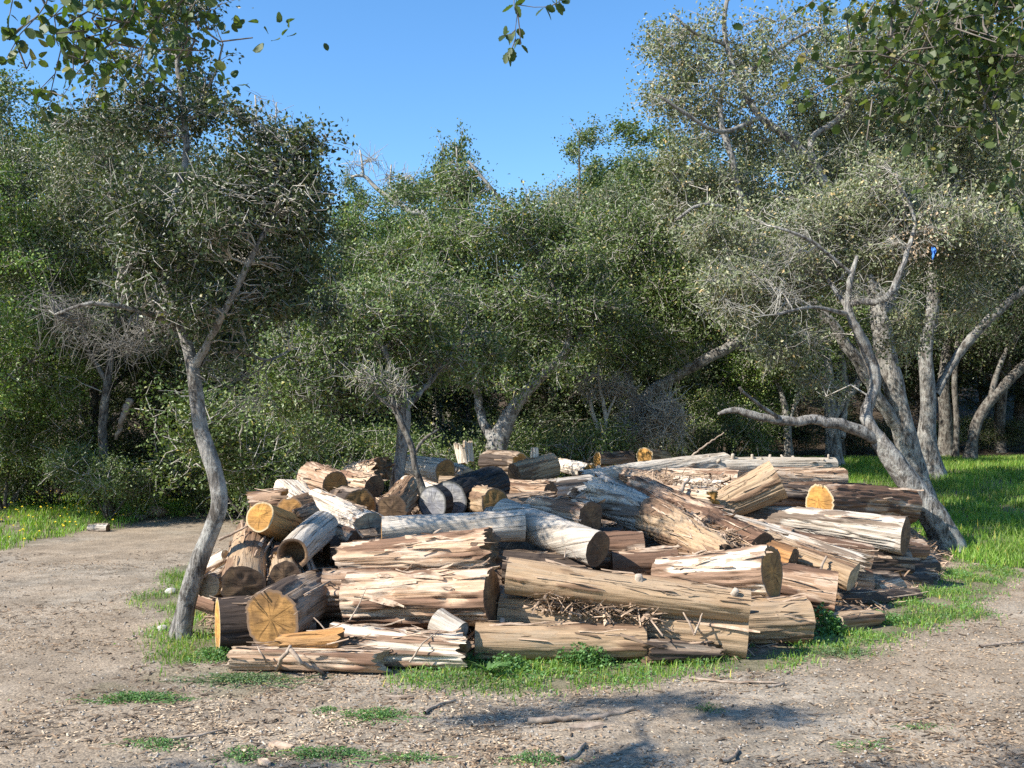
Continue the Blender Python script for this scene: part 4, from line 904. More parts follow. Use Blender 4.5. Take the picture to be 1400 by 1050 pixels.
lobes = [lb(D,340,285,105,95,5,0,.8), lb(D,385,260,62,60,2), lb(D,290,370,110,90,3,-.1,.7), lb(D,205,290,60,50,1.4,-.2,.5), lb(D,215,360,50,40,.7,-.3,.4),
         lb(D,255,50,65,75,1.2,.4,.4), lb(D,285,125,45,55,.7,.45,.4), lb(D,205,115,55,60,.8,.3,.4), lb(D,235,180,70,40,.6,.35,.4), lb(D,360,420,70,55,.8,.3,.5), lb(D,400,330,45,60,1.1), lb(D,150,175,70,40,.8,.4,.5), lb(D,345,195,60,35,.8,.2,.5), lb(D,415,205,35,30,.4), lb(D,430,400,30,50,.4), lb(D,310,470,50,30,.4,.2,.4)]
tree('slender leaning oak with bent grey trunk at the left end of the pile', gp(246,872), limbs, lobes, 1150, 34000, .042, R4, 'leafdark', 'oakbark', 'twig', 2, .25, .10, step=.07, side=18)
# its bare grey twiggy underside on the left belongs to a second crown of dead twigs
def bare_twigs(root, base, skel, lobes, n, rng, twig='twig', tl=5, sp=.22, wid=1.0):
    tips, od = lobe_points(lobes, n, rng, .4, 3.0); paths = grow(skel, tips, rng, .004, .02, .14); V, q = many_tubes(paths, 4); mb = MB(); mb.add(V, q)
    sel = np.repeat(np.arange(len(tips)), tl); st = tips[sel] + rng.normal(0, .04, (len(sel), 3)); d = unit(rng.normal(0, 1, (len(sel), 3)) + np.array([0, 0, -.3])); l_ = rng.uniform(.5, 1.5, (len(sel), 1))*sp
    pa = [(np.stack([s_, s_ + e_*.5 + n_, s_ + e_]), np.array([.0045, .0034, .0022])*wid) for s_, e_, n_ in zip(st, d*l_, rng.normal(0, .02, st.shape))]
    V, q = many_tubes(pa, 3); mb.add(V, q)
    tag(obj('dead_twigs', mb.mesh('dead_twigs', M[twig], True, base), root), kind='stuff')
T1 = bpy.data.objects['oak_tree']; sk = [(*p_, r_) for lm in limbs[3:6] for p_, r_ in lm]
bare_twigs(T1, gp(246,872), sk, [lb(D,150,450,80,60,3,-.2,.6), lb(D,215,475,65,60,2,0,.5), lb(D,330,520,60,50,1.2,.3,.5), lb(D,110,400,60,50,1,-.2,.5)], 85, R4, 'twigmid', wid=.5, tl=6, sp=.24)

# oak at the wood's edge behind it, filling the left
D = 18.0
b = P(150,720,D); b[2] = terrain(b[0], D)
tree('broad grey-green oak at the forest edge left of the bent trunk', b, [pl(D, (150,722,11), (148,660,10), (140,590,9), (150,500,8), (160,400,7), (150,300,5), (140,220,3)), pl(D, (145,520,6), (90,430,5), (50,360,4), (20,300,3)), pl(D, (155,450,6), (220,380,5), (260,320,3))],
     [lb(D,150,250,110,70,4,0,1.3), lb(D,60,320,90,80,3,0,1.2), lb(D,200,340,90,70,3,0,1.2), lb(D,110,430,110,60,2.4,0,1.1), lb(D,30,240,70,50,1.4,.2,.9), lb(D,220,460,70,45,1.2,.2,.9), lb(D,40,500,60,50,1,0,.8), lb(D,140,180,60,35,.8,0,.7)], 1500, 46000, .058, R4, 'leafmix', 'oakdark', 'twig', 2, .2, .2, trwidth=1.4)
# right front leaning oak
D = ground_hit(1300, 754)
limbs = [pl(D, (1302,756,33), (1278,712,30), (1248,665,28), (1222,628,26), (1200,598,20)),
         pl(D, (1205,602,16), (1165,585,13,-.1), (1120,575,12,-.2), (1070,575,11,-.3), (1030,568,9,-.4), (1002,560,7,-.4), (982,566,4,-.4)),
         pl(D, (1212,615,18), (1190,583,15), (1186,560,14,.1), (1197,525,14,.1), (1190,490,14,.1), (1170,450,12,0), (1158,420,9,0), (1165,375,6.5,-.1), (1172,350,4,-.1)),
         pl(D, (1160,416,8), (1180,412,8,-.1), (1208,410,8.5,-.2), (1225,385,7.5,-.2), (1240,345,6,-.2), (1250,300,4,-.1), (1225,240,3,-.1)),
         pl(D, (1165,375,4,-.1), (1110,330,4,-.3), (1060,310,3,-.4)),
         pl(D, (1070,575,6,-.3), (1040,555,4,-.6), (1010,530,3,-.8)), pl(D, (1160,430,6), (1110,420,4,-.4), (1060,430,3,-.7)), pl(D, (1158,420,6), (1120,370,4,.4), (1080,350,3,.7))]
lobes = [lb(D,1150,345,120,60,3,1.0,.9), lb(D,1060,385,80,50,1.8,.8,.9), lb(D,1260,310,90,50,2,.7,1.0), lb(D,1075,455,65,35,1.0,.7,.6), lb(D,1200,270,80,40,1.2,.6,.9), lb(D,1350,340,70,45,1.2,.5,.8),
         lb(D,1010,320,50,40,.8,.3,.7), lb(D,1240,450,40,30,.5,1.0,.5), lb(D,1310,420,40,30,.4,.6,.5), lb(D,1110,300,60,25,.6,.4,.6), lb(D,1000,395,45,28,.6,.2,.5), lb(D,1130,520,35,20,.25,.8,.4)]
T2 = tree('leaning grey oak at the right end of the pile, one limb reaching left', gp(1300,754), limbs, lobes, 1600, 46000, .052, R4, 'leafgrey', 'oakbark', 'twig', 3, .25, .17, tk=.56, fl=.3, trwidth=1.1, side=20, step=.1)
sk = [(*p_, r_) for lm in limbs[1:] for p_, r_ in lm]
bare_twigs(T2, gp(1300,754), sk, [lb(D,1150,360,150,70,3,-.3,1.1), lb(D,1050,420,80,60,1.4,-.6,.8), lb(D,1260,300,110,60,1.6)], 110, R4, 'twigmid2', wid=.85, sp=.24, tl=5)

# big pale oak behind it
D = 16.3
limbs = [pl(D, (1262,690,30), (1245,630,27), (1228,560,24), (1212,490,25), (1205,440,24), (1196,400,17), (1160,330,12), (1128,250,11), (1085,195,10), (1040,160,9), (1010,110,7), (990,40,6), (1000,-30,4)),
         pl(D, (1236,600,16), (1205,550,15,-.2), (1170,490,14,-.3), (1140,445,13,-.4), (1100,402,10,-.4), (1055,350,8,-.3), (1020,290,8,-.2), (1000,215,8,-.2), (985,160,6,-.2), (990,100,4,-.2)),
         pl(D, (1120,240,8), (1110,190,8,.3), (1150,160,7,.4), (1170,110,6,.5), (1190,60,4,.5)),
         pl(D, (1205,440,12), (1240,360,10,.5), (1290,290,9,.8), (1330,200,7,1), (1360,120,5,1)),
         pl(D, (1040,160,6), (985,180,5,-.5), (930,150,4,-.8), (900,130,2.5,-.9)), pl(D, (990,60,5), (950,45,4,-.3), (920,20,3,-.4)), pl(D, (1010,110,5), (1060,70,4,.2), (1110,40,3,.3)),
         pl(D, (1330,200,5,1), (1390,170,4,1.2), (1440,150,3,1.3)), pl(D, (1020,290,5,-.2), (960,280,4,-.5), (925,300,3,-.6))]
lobes = [lb(D,985,110,85,95,3,-.3,1.1), lb(D,950,40,70,60,1.4,-.3,.8), lb(D,1100,60,110,80,3,.2,1.3), lb(D,1230,80,120,90,3.6,.6,1.4), lb(D,1340,120,100,110,3.4,1,1.4), lb(D,1050,230,110,70,2.2,0,1.2),
         lb(D,980,280,75,60,1.8,-.5,1), lb(D,1200,200,110,70,2.6,.5,1.2), lb(D,1320,260,100,70,2.4,.8,1.2), lb(D,1010,400,70,50,.9,-.5,.9), lb(D,935,190,40,50,.6,-.6,.6), lb(D,1130,280,90,50,1.4,-.8,.8), lb(D,1230,250,80,40,1.2,-.8,.8), lb(D,1060,320,70,40,1,-.9,.8), lb(D,920,260,35,50,.6,-.6,.6), lb(D,1390,230,60,60,1.4,.3,1), lb(D,1260,20,100,60,2.4,.5,1.2), lb(D,1380,40,80,70,2.4,.8,1.2), lb(D,1290,170,90,60,2.2,.2,1.1), lb(D,1160,130,80,50,1.6,.3,1), lb(D,1380,150,60,60,1.6,.2,1)]
lobes = [(c_ + np.array([0, .6, 0]), r_, w_) for c_, r_, w_ in lobes]
T3 = tree('large pale-trunked oak behind the leaning oak, crown filling the upper right', gp(1262,690) * [1, 0, 0] + np.array([0, D, terrain((1262-700)*D/F, D)]), limbs, lobes, 3000, 100000, .060, R4, 'leafgrey', 'oakbark', 'twig', 2, .22, .2, tk=.55, fl=.3, trwidth=1.6, side=18)

# forked oak in the centre behind the pile
D = 17.5
limbs = [pl(D, (668,660,24), (676,620,21), (686,590,19), (705,555,14), (735,520,11), (768,488,9), (778,455,7), (760,400,6), (730,340,5), (690,280,4), (640,220,3)),
         pl(D, (680,612,12), (664,585,10,.3), (655,555,9,.5), (650,500,8,.6), (640,430,7,.6), (625,340,6,.5), (628,260,4,.4), (624,200,2,.4)),
         pl(D, (768,488,6), (800,440,5,.2), (830,390,4,.3)), pl(D, (640,430,5,.6), (590,390,4,.3), (540,360,3,.1)), pl(D, (655,540,5,.5), (600,500,4,-.2), (550,480,3,-.5))]
lobes = [lb(D,650,345,115,75,4,.3,1.5), lb(D,624,255,34,46,.9,.3,.5), lb(D,722,315,70,42,1.6,.3,1), lb(D,578,355,80,50,2.0,.2,1.1), lb(D,740,400,110,80,3,0,1.4), lb(D,640,430,120,70,3,-.3,1.4), lb(D,800,430,75,60,1.6,0,1), lb(D,700,500,110,40,1.2,-.5,1.0), lb(D,540,370,80,60,1.6,.1,1.0)]
b = P(668,660,D); b[2] = terrain(b[0], D)
tree('forked oak with round green crown, behind the pile at centre', b, limbs, lobes, 1700, 60000, .060, R4, 'leaf', 'oakbark', 'twig', 2, .2, .2, trwidth=1.5, side=16)

# oak standing in the pile, left of centre
D = 12.4
limbs = [pl(D, (540,700,15), (543,655,14), (550,605,13), (553,565,12), (545,525,9), (525,480,7), (500,440,5)),
         pl(D, (553,560,8), (590,520,6,.4), (620,480,5,.7), (640,440,4,.8)), pl(D, (545,525,6), (480,500,5,-.3), (430,490,3.5,-.5)), pl(D, (525,480,5), (560,430,4,.3), (575,390,3,.4))]
lobes = [lb(D,500,450,110,60,3,0,1.0), lb(D,430,510,75,50,1.8,-.3,.8), lb(D,590,480,85,55,2,.5,.9), lb(D,560,410,80,50,1.6,.3,.8), lb(D,400,560,50,45,.8,-.3,.6), lb(D,520,540,60,28,.6,.1,.6)]
b = P(540,700,D); b[2] = terrain(b[0], D)
T5 = tree('low oak with straight grey trunk growing out of the log pile', b, limbs, lobes, 1000, 30000, .050, R4, 'leaf', 'oakbark', 'twig', 2, .25, .15, trwidth=1.0, side=14, step=.08)
sk = [(*p_, r_) for lm in limbs[1:] for p_, r_ in lm]
bare_twigs(T5, b, sk, [lb(D,440,530,90,50,2,-.3,.8), lb(D,570,510,80,45,2,.3,.7)], 26, R4, 'twigmid', wid=.8, tl=4)
D = 10.4
limbs = [pl(D, (590,705,7), (578,668,5.5), (568,640,5), (563,612,5), (550,580,5), (541,560,5), (534,540,4)), pl(D, (566,620,3), (580,600,2.5), (598,588,1.5)), pl(D, (541,560,3), (520,545,2.5), (500,520,1.5))]
b = P(590,705,D); b[2] = terrain(b[0], D)
tree('thin crooked dark sapling stem in front of the oak in the pile', b, limbs, [lb(D,530,525,35,22,1), lb(D,500,515,25,18,.5)], 60, 700, .035, R4, 'leaf', 'oakdark', 'twig', 4, .4, .1, name='sapling', side=9, step=.06, tk=.9)

# oak right of centre with rising limb
D = 19.5
limbs = [pl(D, (870,650,15), (871,600,13), (873,565,13), (888,538,13), (920,517,12,-.2), (960,493,12,-.4), (1000,472,11,-.5), (1040,440,8,-.5), (1080,420,5,-.5)),
         pl(D, (873,565,10), (860,520,9,.3), (850,460,7,.5), (860,400,6,.5), (870,330,4,.4)), pl(D, (1000,472,6,-.5), (1045,482,7,-.4), (1090,500,7,-.2)), pl(D, (1000,472,5,-.5), (985,420,5,-.4), (990,370,5,-.3), (975,340,3,-.3)),
         pl(D, (872,575,5), (905,560,4,-.6), (935,565,3,-1))]
lobes = [lb(D,860,380,100,80,3,.4,1.4), lb(D,930,420,85,60,2,0,1.2), lb(D,880,470,90,45,1.8,.2,1.2), lb(D,830,330,60,45,1.3,.5,1.1), lb(D,1010,420,60,40,1,-.5,.9), lb(D,905,320,60,40,1.2,.5,1.1)]
b = P(870,650,D); b[2] = terrain(b[0], D)
T6 = tree('oak with thick limb rising to the right, behind the long back log', b, limbs, lobes, 1200, 42000, .064, R4, 'leaf', 'oakbark', 'twig', 2, .25, .22, trwidth=1.7, side=14)
bare_twigs(T6, b, [(*p_, r_) for p_, r_ in limbs[4]], [lb(D,905,575,55,32,2,-.8,.8), lb(D,860,590,30,18,.6,-.6,.5)], 200, R4, wid=2.0, sp=.35)
D = 18.5
b = P(824,640,D); b[2] = terrain(b[0], D)
tree('bare pale shrub with two thin stems behind the back logs', b, [pl(D, (826,650,4), (822,600,3.5), (812,570,3), (806,545,2)), pl(D, (822,610,3.5), (828,570,3), (820,530,2.5), (818,500,1.5)), pl(D, (826,580,2), (838,550,1.6), (846,530,1.2))],
     [lb(D,815,520,45,30,1), lb(D,845,530,30,20,.6)], 90, 500, .04, R4, 'leaf', 'twig', 'twig', 5, .5, .15, name='shrub', cat='shrub', trwidth=2, side=7, step=.1, tk=1.0)

# trunks at the right in the meadow
def meadow_oak(label, limbs, lobes, n, nl, leafm='leaf', bark='oakbark', D=22, **kw):
    p0 = limbs[0][0][0]; b = np.array([p0[0], p0[1], float(terrain(p0[0], p0[1]))]); 
    limbs[0][0] = (np.array([p0[0], p0[1], min(p0[2], b[2])]), limbs[0][0][1])
    return tree(label, b, limbs, lobes, n, nl, .07, R4, leafm, bark, 'twig' if bark == 'oakbark' else 'twigdark', 1, .15, .26, trwidth=2, **kw)
D = ground_hit(1272, 652)
meadow_oak('tall straight oak trunk in the meadow right of the leaning oak', [pl(D, (1272,655,22), (1268,600,19), (1270,540,16), (1266,480,15), (1275,420,13), (1277,360,12), (1287,300,8), (1300,230,6)),
    pl(D, (1280,540,9), (1300,500,9,.2), (1330,460,10,.2), (1360,430,10,0), (1400,395,8,-.2), (1450,360,5,-.3)), pl(D, (1277,360,6), (1300,330,5,-.3), (1330,300,4,-.4))],
    [lb(D,1310,260,110,60,2,.5,2), lb(D,1390,330,80,70,2,0,1.6), lb(D,1370,220,90,70,2,.6,1.8), lb(D,1300,380,60,30,.5)], 900, 26000, 'leafdark')
D = 27
meadow_oak('dim oak trunk behind the tall straight one', [pl(D, (1293,625,14), (1292,580,13), (1290,520,12), (1300,450,10), (1310,380,8))], [lb(D,1310,400,80,60,1,0,2.5), lb(D,1270,330,70,60,1,0,2.2)], 400, 9000, 'leafdark', 'oakdark')
D = 25
meadow_oak('oak leaning right at the far right edge', [pl(D, (1325,622,12), (1332,590,11), (1345,560,11), (1370,530,11), (1405,495,10), (1440,460,8)), pl(D, (1352,555,7), (1360,520,6), (1375,480,5), (1390,460,4))],
    [lb(D,1390,430,70,60,2,0,2), lb(D,1420,370,70,60,2,0,2)], 500, 13000, 'leafdark', 'oakdark')
D = 26
meadow_oak('slim oak stem just right of the dim trunk', [pl(D, (1306,625,7), (1308,580,6), (1305,520,6), (1310,460,5))], [lb(D,1330,440,60,50,1,0,1.6)], 200, 5000, 'leafdark', 'oakdark')
D = 22.5
meadow_oak('wide grey oak trunk in half shade behind the knobby log end', [pl(D, (1140,640,17), (1138,600,15), (1135,560,13), (1130,500,12), (1120,440,9)), pl(D, (1137,570,9), (1175,520,8,.2), (1200,470,6,.3)), pl(D, (1150,600,8), (1155,540,8,.2), (1150,480,7,.3))],
    [lb(D,1110,400,80,60,2,.5,1.8), lb(D,1180,440,60,50,1.5,.5,1.6), lb(D,1060,470,60,45,1.2,.3,1.5)], 600, 15000, 'leaf')
D = 23.5
meadow_oak('slim grey oak trunk under the long left limb, right one', [pl(D, (1079,640,11), (1077,600,9), (1074,560,7), (1065,530,4.5), (1050,505,3.5)), pl(D, (1076,580,4), (1088,550,4), (1095,510,3))], [lb(D,1080,500,45,30,1,0,1.2)], 160, 3600, 'leafbright')
D = 24.5
meadow_oak('slim grey oak trunk under the long left limb, left one', [pl(D, (1047,640,9), (1045,605,8), (1040,570,7), (1030,540,5))], [lb(D,1025,520,45,35,1,0,1.2), lb(D,1010,560,30,25,.4,0,.8)], 160, 3800, 'leafbright')
D = 20.5
b = P(20,700,D); b[2] = terrain(b[0], D)
meadow_oak('grey oak trunk at the far left edge of the wood', [pl(D, (24,705,9), (22,660,8), (20,620,8), (24,560,7), (40,480,5))], [lb(D,20,440,90,100,2,0,1.8), lb(D,60,340,80,80,1.5,.3,1.6), lb(D,10,560,70,60,1,-.3,1.2)], 700, 20000, 'leafbright')

t_ = R4.normal(0, 1, (260, 3)) * [.16, .12, .18] + P(1262, 326, 13.2); v, f = leaves(t_ - np.array(T2.location), .05, R4, 0, aspect=.7)
tag(obj('dead_leaves', mesh('dead_leaves', v, [f], M['deadleaf'], False), T2), kind='stuff')
uu, vv = np.meshgrid(np.linspace(0, 1, 7), np.linspace(0, 1, 7)); V_ = np.stack([(uu-.5)*.04*(.4+vv), .03*np.sin(uu*7 + vv*4), (vv-.5)*.11 + .03*np.cos(uu*9)], -1).reshape(-1, 3)
i_ = np.arange(6)[:, None]*7 + np.arange(6)[None]; q_ = np.stack([i_, i_+1, i_+8, i_+7], -1).reshape(-1, 4)
tag(obj('plastic_scrap', mesh('plastic_scrap', V_, [q_], M['blue'], True), None, tuple(P(1276, 346, 13.1))), 'small blue scrap snagged in twigs beside a clump of dead tan leaves', 'scrap')

# ------------------------------------------------------------------ the wood behind: a few grown trees, copied
def copy_tree(o, parent=None):
    c = o.copy(); COL.objects.link(c); c.parent = parent
    for ch in o.children: copy_tree(ch, c)
    return c
def proto(sd, h, w, name, nsh, nlf, ls, leafm, low=.16, shape='oak'):
    rg = np.random.default_rng(sd); B = np.zeros(3)
    def v(x, y, z): return np.array([x, y, z], float)
    lean = rg.uniform(-.4, .4, 2)
    tr = [(v(0,0,-.3), .19), (v(.05,0,h*.12), .16), (v(lean[0]*.4, lean[1]*.4, h*.3), .13), (v(lean[0], lean[1], h*.55), .10), (v(lean[0]*1.2, lean[1], h*.8), .05), (v(lean[0]*1.3, lean[1], h*.95), .02)]
    lm = [tr]
    for k in range(5):
        a = k*1.26 + rg.uniform(-.4, .4); z0 = h*rg.uniform(.18, .5); l_ = w*.5*rg.uniform(.5, .85)
        lm.append([(v(lean[0]*.4, lean[1]*.4, z0), .08), (v(math.cos(a)*l_*.5, math.sin(a)*l_*.5, z0 + l_*.4), .06), (v(math.cos(a)*l_, math.sin(a)*l_, z0 + l_*.7), .03)])
    lo = []
    if shape == 'oak':
        for k in range(9):
            a = k*2.4; q = (k + .5)/9; zz = h*(low + .14 + q*(.80 - low)); rr = w*.5*math.sqrt(max(.05, 1 - (q*1.05)**2.2))*.62
            s_ = w*rg.uniform(.20, .28); lo.append((v(math.cos(a)*rr, math.sin(a)*rr, zz), (s_, s_, s_*.8), s_**2))
        lo.append((v(0, 0, h*.55), (w*.33, w*.33, h*.3), w*w*.08)); lo.append((v(lean[0]*1.2, lean[1], h*.9), (w*.13, w*.13, h*.10), .02*w*w))
    elif shape == 'tall':
        for k in range(13):
            q = (k + .5)/13; a = k*2.4; s_ = w*(.40 - .24*q); lo.append((v(math.cos(a)*w*.13*(1-q), math.sin(a)*w*.13*(1-q), h*(.10 + .86*q)), (s_, s_, h*.10), s_*s_))
    else:
        for k in range(7):
            a = k*2.4; rr = w*.28; s_ = w*rg.uniform(.2, .3); lo.append((v(math.cos(a)*rr*(k > 0), math.sin(a)*rr*(k > 0), h*rg.uniform(.22, .7)), (s_, s_, h*.26), s_*s_))
        lm = [[(v(0,0,-.2), .05), (v(.05,0,h*.3), .04), (v(.1,.05,h*.7), .02)]] + [[(v(0,0,.05), .035), (v(math.cos(a)*w*.2, math.sin(a)*w*.2, h*.4), .025), (v(math.cos(a)*w*.35, math.sin(a)*w*.35, h*.6), .012)] for a in (0.4, 2.3, 4.4)]
    return tree('x', B, lm, lo, nsh, nlf, ls, rg, leafm, 'oakdark', 'twig' if leafm != 'leafdark' else 'twigdark', 1, .2, .24, name=name, trwidth=2.2, side=10, step=.25)
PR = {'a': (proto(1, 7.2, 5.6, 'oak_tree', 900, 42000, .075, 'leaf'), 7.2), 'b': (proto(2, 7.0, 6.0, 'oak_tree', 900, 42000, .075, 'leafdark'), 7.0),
      'c': (proto(3, 7.4, 5.2, 'oak_tree', 900, 42000, .075, 'leafbright'), 7.4), 'g': (proto(6, 7.0, 5.6, 'oak_tree', 1000, 34000, .07, 'leafgrey'), 7.0),
      't': (proto(4, 8.0, 3.6, 'tall_tree', 700, 38000, .085, 'leaf', shape='tall'), 8.0),
      's': (proto(5, 2.0, 2.6, 'shrub', 350, 15000, .055, 'leaf', shape='shrub'), 2.0), 'd': (proto(8, 2.2, 2.8, 'shrub', 350, 15000, .055, 'leafdark', shape='shrub'), 2.2)}
for k_ in PR:
    cr = [c for c in PR[k_][0].children if c.name.startswith('crown')][0]; z_ = np.zeros(len(cr.data.vertices)*3, np.float32); cr.data.vertices.foreach_get('co', z_); PR[k_] = (PR[k_][0], float(np.quantile(z_[2::3], .997)))
USED = set()
RC = np.random.default_rng(77)
def put(kind, label, px, D, top, wide=1.0, group=None, cat='tree'):
    pr, h0 = PR[kind]; o = pr if kind not in USED else copy_tree(pr); USED.add(kind)
    x = (px - CX)*D/F; z = float(terrain(x, D)); h = EYE - (top - HY)*D/F - z; s = h/h0
    o.location = (x, D, z - .04); o.rotation_euler = (0, 0, RC.uniform(0, 6.28)); o.scale = (s*wide, s*wide, s)
    o['label'] = label; o['category'] = cat
    g_ = group or ('undergrowth shrubs at the forest edge' if cat == 'shrub' else 'background oaks of the wood')
    o['group'] = g_
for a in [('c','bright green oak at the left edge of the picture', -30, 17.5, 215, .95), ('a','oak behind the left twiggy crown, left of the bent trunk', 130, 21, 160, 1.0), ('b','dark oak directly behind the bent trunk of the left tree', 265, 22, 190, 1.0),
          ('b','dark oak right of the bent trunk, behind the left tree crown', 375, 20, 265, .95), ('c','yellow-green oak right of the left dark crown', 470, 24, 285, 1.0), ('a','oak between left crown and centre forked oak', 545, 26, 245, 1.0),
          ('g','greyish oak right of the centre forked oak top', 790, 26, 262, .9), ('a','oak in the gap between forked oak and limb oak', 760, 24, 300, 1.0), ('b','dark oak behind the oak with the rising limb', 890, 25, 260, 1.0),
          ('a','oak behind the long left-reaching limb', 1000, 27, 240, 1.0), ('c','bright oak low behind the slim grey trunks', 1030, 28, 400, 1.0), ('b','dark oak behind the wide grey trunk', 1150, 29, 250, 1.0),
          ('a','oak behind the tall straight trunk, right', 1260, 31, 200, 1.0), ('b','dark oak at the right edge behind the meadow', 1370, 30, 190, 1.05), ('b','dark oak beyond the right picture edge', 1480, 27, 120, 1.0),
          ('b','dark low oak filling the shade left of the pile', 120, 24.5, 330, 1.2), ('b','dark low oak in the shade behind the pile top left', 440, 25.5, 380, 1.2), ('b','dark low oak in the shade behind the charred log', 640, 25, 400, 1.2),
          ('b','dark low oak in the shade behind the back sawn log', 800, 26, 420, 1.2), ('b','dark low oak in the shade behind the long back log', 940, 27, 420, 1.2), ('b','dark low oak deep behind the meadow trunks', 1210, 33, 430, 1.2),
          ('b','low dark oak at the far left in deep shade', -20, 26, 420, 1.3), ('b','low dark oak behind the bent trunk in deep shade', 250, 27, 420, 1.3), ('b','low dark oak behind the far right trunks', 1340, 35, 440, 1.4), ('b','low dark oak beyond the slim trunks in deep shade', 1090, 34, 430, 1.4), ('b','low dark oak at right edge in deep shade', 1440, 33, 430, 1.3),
          ('a','hillside oak at upper left behind the foreground leaves', 20, 32, 120, 1.1), ('g','hillside grey oak above the left twiggy crown', 150, 34, 140, 1.0), ('a','hillside oak behind the left crown top', 300, 33, 240, 1.0),
          ('a','hillside oak on the skyline left of centre', 575, 36, 240, 1.0), ('g','hillside grey oak on the skyline right of centre', 760, 38, 255, 1.1), ('a','hillside oak on the skyline beside the right crown', 870, 40, 215, 1.0), ('a','hillside oak behind the right crown', 960, 42, 185, 1.2),
          ('b','hillside dark oak behind the upper right crown', 1100, 40, 180, 1.2), ('a','hillside oak at far right', 1300, 36, 60, 1.2), ('b','hillside dark oak in the upper right corner', 1400, 33, 40, 1.1), ('g','hillside grey oak behind the large oak crown', 1180, 34, 120, 1.0), ('b','hillside oak beyond the left edge', -90, 28, 120, 1.0)]:
    put(*a)
put('t', 'narrow upright tree on the skyline right of centre', 800, 46, 172, 1.0, 'upright trees on the skyline'); put('t', 'wider upright tree on the skyline next to the right crown', 876, 48, 165, 1.5, 'upright trees on the skyline')
put('t', 'small pointed conifer-like tree on the skyline at left of centre', 481, 44, 240, .8, 'upright trees on the skyline'); put('t', 'pointed tree just behind the forked oak top', 618, 30, 188, .7, 'upright trees on the skyline')
for a in [('s','leafy shrub at the far left behind the flowers', 70, 20.5, 590, 1.0), ('d','dark shrub left of the white dead limb', 130, 21, 560, 1.1), ('d','dark shrub right of the white dead limb', 195, 21.5, 580, 1.0), ('d','dark shrub just left of the bent trunk', 235, 22.5, 600, 1.0),
          ('s','shrub right of the bent trunk at the forest edge', 330, 19.5, 560, 1.0), ('s','shrub behind the orange peeled log', 385, 18.5, 590, 1.0), ('d','dark shrub behind the top left logs', 440, 19.5, 560, 1.1), ('s','shrub left of the straight trunk in the pile', 500, 20, 570, 1.0),
          ('d','dark shrub behind the charred log', 600, 20.5, 560, 1.0), ('s','shrub behind the back sawn log', 745, 20.5, 570, 1.0), ('d','dark shrub left of the bare pale shrub', 790, 21.5, 550, 1.0), ('d','dark shrub right of the limb oak trunk', 930, 22.5, 540, 1.0),
          ('s','shrub behind the long limb, left of slim trunks', 990, 23.5, 520, 1.0), ('d','dark shrub deep behind the slim trunks', 1080, 29, 555, 1.2), ('d','dark shrub behind the wide grey trunk', 1180, 29.5, 560, 1.2), ('d','dark shrub at the right edge behind the meadow', 1370, 30.5, 560, 1.3), ('s','shrub at the right behind the leaning trunk', 1300, 31, 565, 1.2),
          ('s','green shrub before the broad oak trunk at left', 148, 17.6, 600, 1.1), ('s','tall shrub hanging low left of the top left logs', 340, 17.2, 520, 1.1), ('s','green shrub just behind the shaggy reddish log', 420, 16.9, 575, 1.1), ('s','green shrub between the straight trunk and the forked oak', 600, 17.6, 575, 1.0), ('s','green shrub right of the forked oak base', 770, 18.6, 570, 1.1), ('s','green shrub at the far left edge over the flowers', 5, 19.3, 540, 1.1),
          ('d','dark shrub deep in the wood at far left', 10, 23, 600, 1.2), ('d','dark shrub deep behind the pile centre', 690, 23.5, 540, 1.2), ('s','grey-green shrub beside the left track end', 290, 18.8, 640, .8)]:
    put(*a, cat='shrub')

# bare dead trees against the sky
def dead(label, D, limbs, lobes, n):
    b = limbs[0][0][0]; root = thing('dead_tree', label, 'tree', b); sk = []
    for k, lm in enumerate(limbs):
        a, q = smooth_path([x_[0] for x_ in lm], [x_[1] for x_ in lm], .2); V_, f, t_ = tube(a - b, q, 8, .15, k); obj('trunk' if k == 0 else 'limb', mesh('trunk' if k == 0 else 'limb', V_, [f, t_], M['twig'], True), root); sk += [(*x_, y_) for x_, y_ in zip(a, q)]
    bare_twigs(root, b, sk, lobes, n, R4, wid=2.2, tl=2, sp=.5)
D = 29
g0 = P(600,330,D); g0[2] = terrain(g0[0], D)
dead('bare grey dead tree on the skyline left of the forked oak', D, [[(g0, .16)] + pl(D, (590,330,5), (560,290,4), (540,275,3.4), (515,258,3), (497,240,2.6), (480,242,1.6)), pl(D, (497,242,2), (495,222,1.6), (492,205,1)), pl(D, (540,275,2.4), (545,255,2), (560,240,1.2)), pl(D, (560,290,2.4), (535,260,1.6), (535,225,1))],
     [lb(D,495,225,22,18,1), lb(D,545,245,28,20,1.4)], 60)
D = 30
g0 = P(355,300,D); g0[2] = terrain(g0[0], D)
dead('bare dead poles on the skyline above the left dark crown', D, [[(g0, .12)] + pl(D, (353,260,2.5), (352,190,1.8), (349,130,1)), pl(D, (353,250,1.8), (374,190,1.4), (378,140,.8))], [lb(D,351,150,10,25,1), lb(D,377,160,10,25,1)], 24)

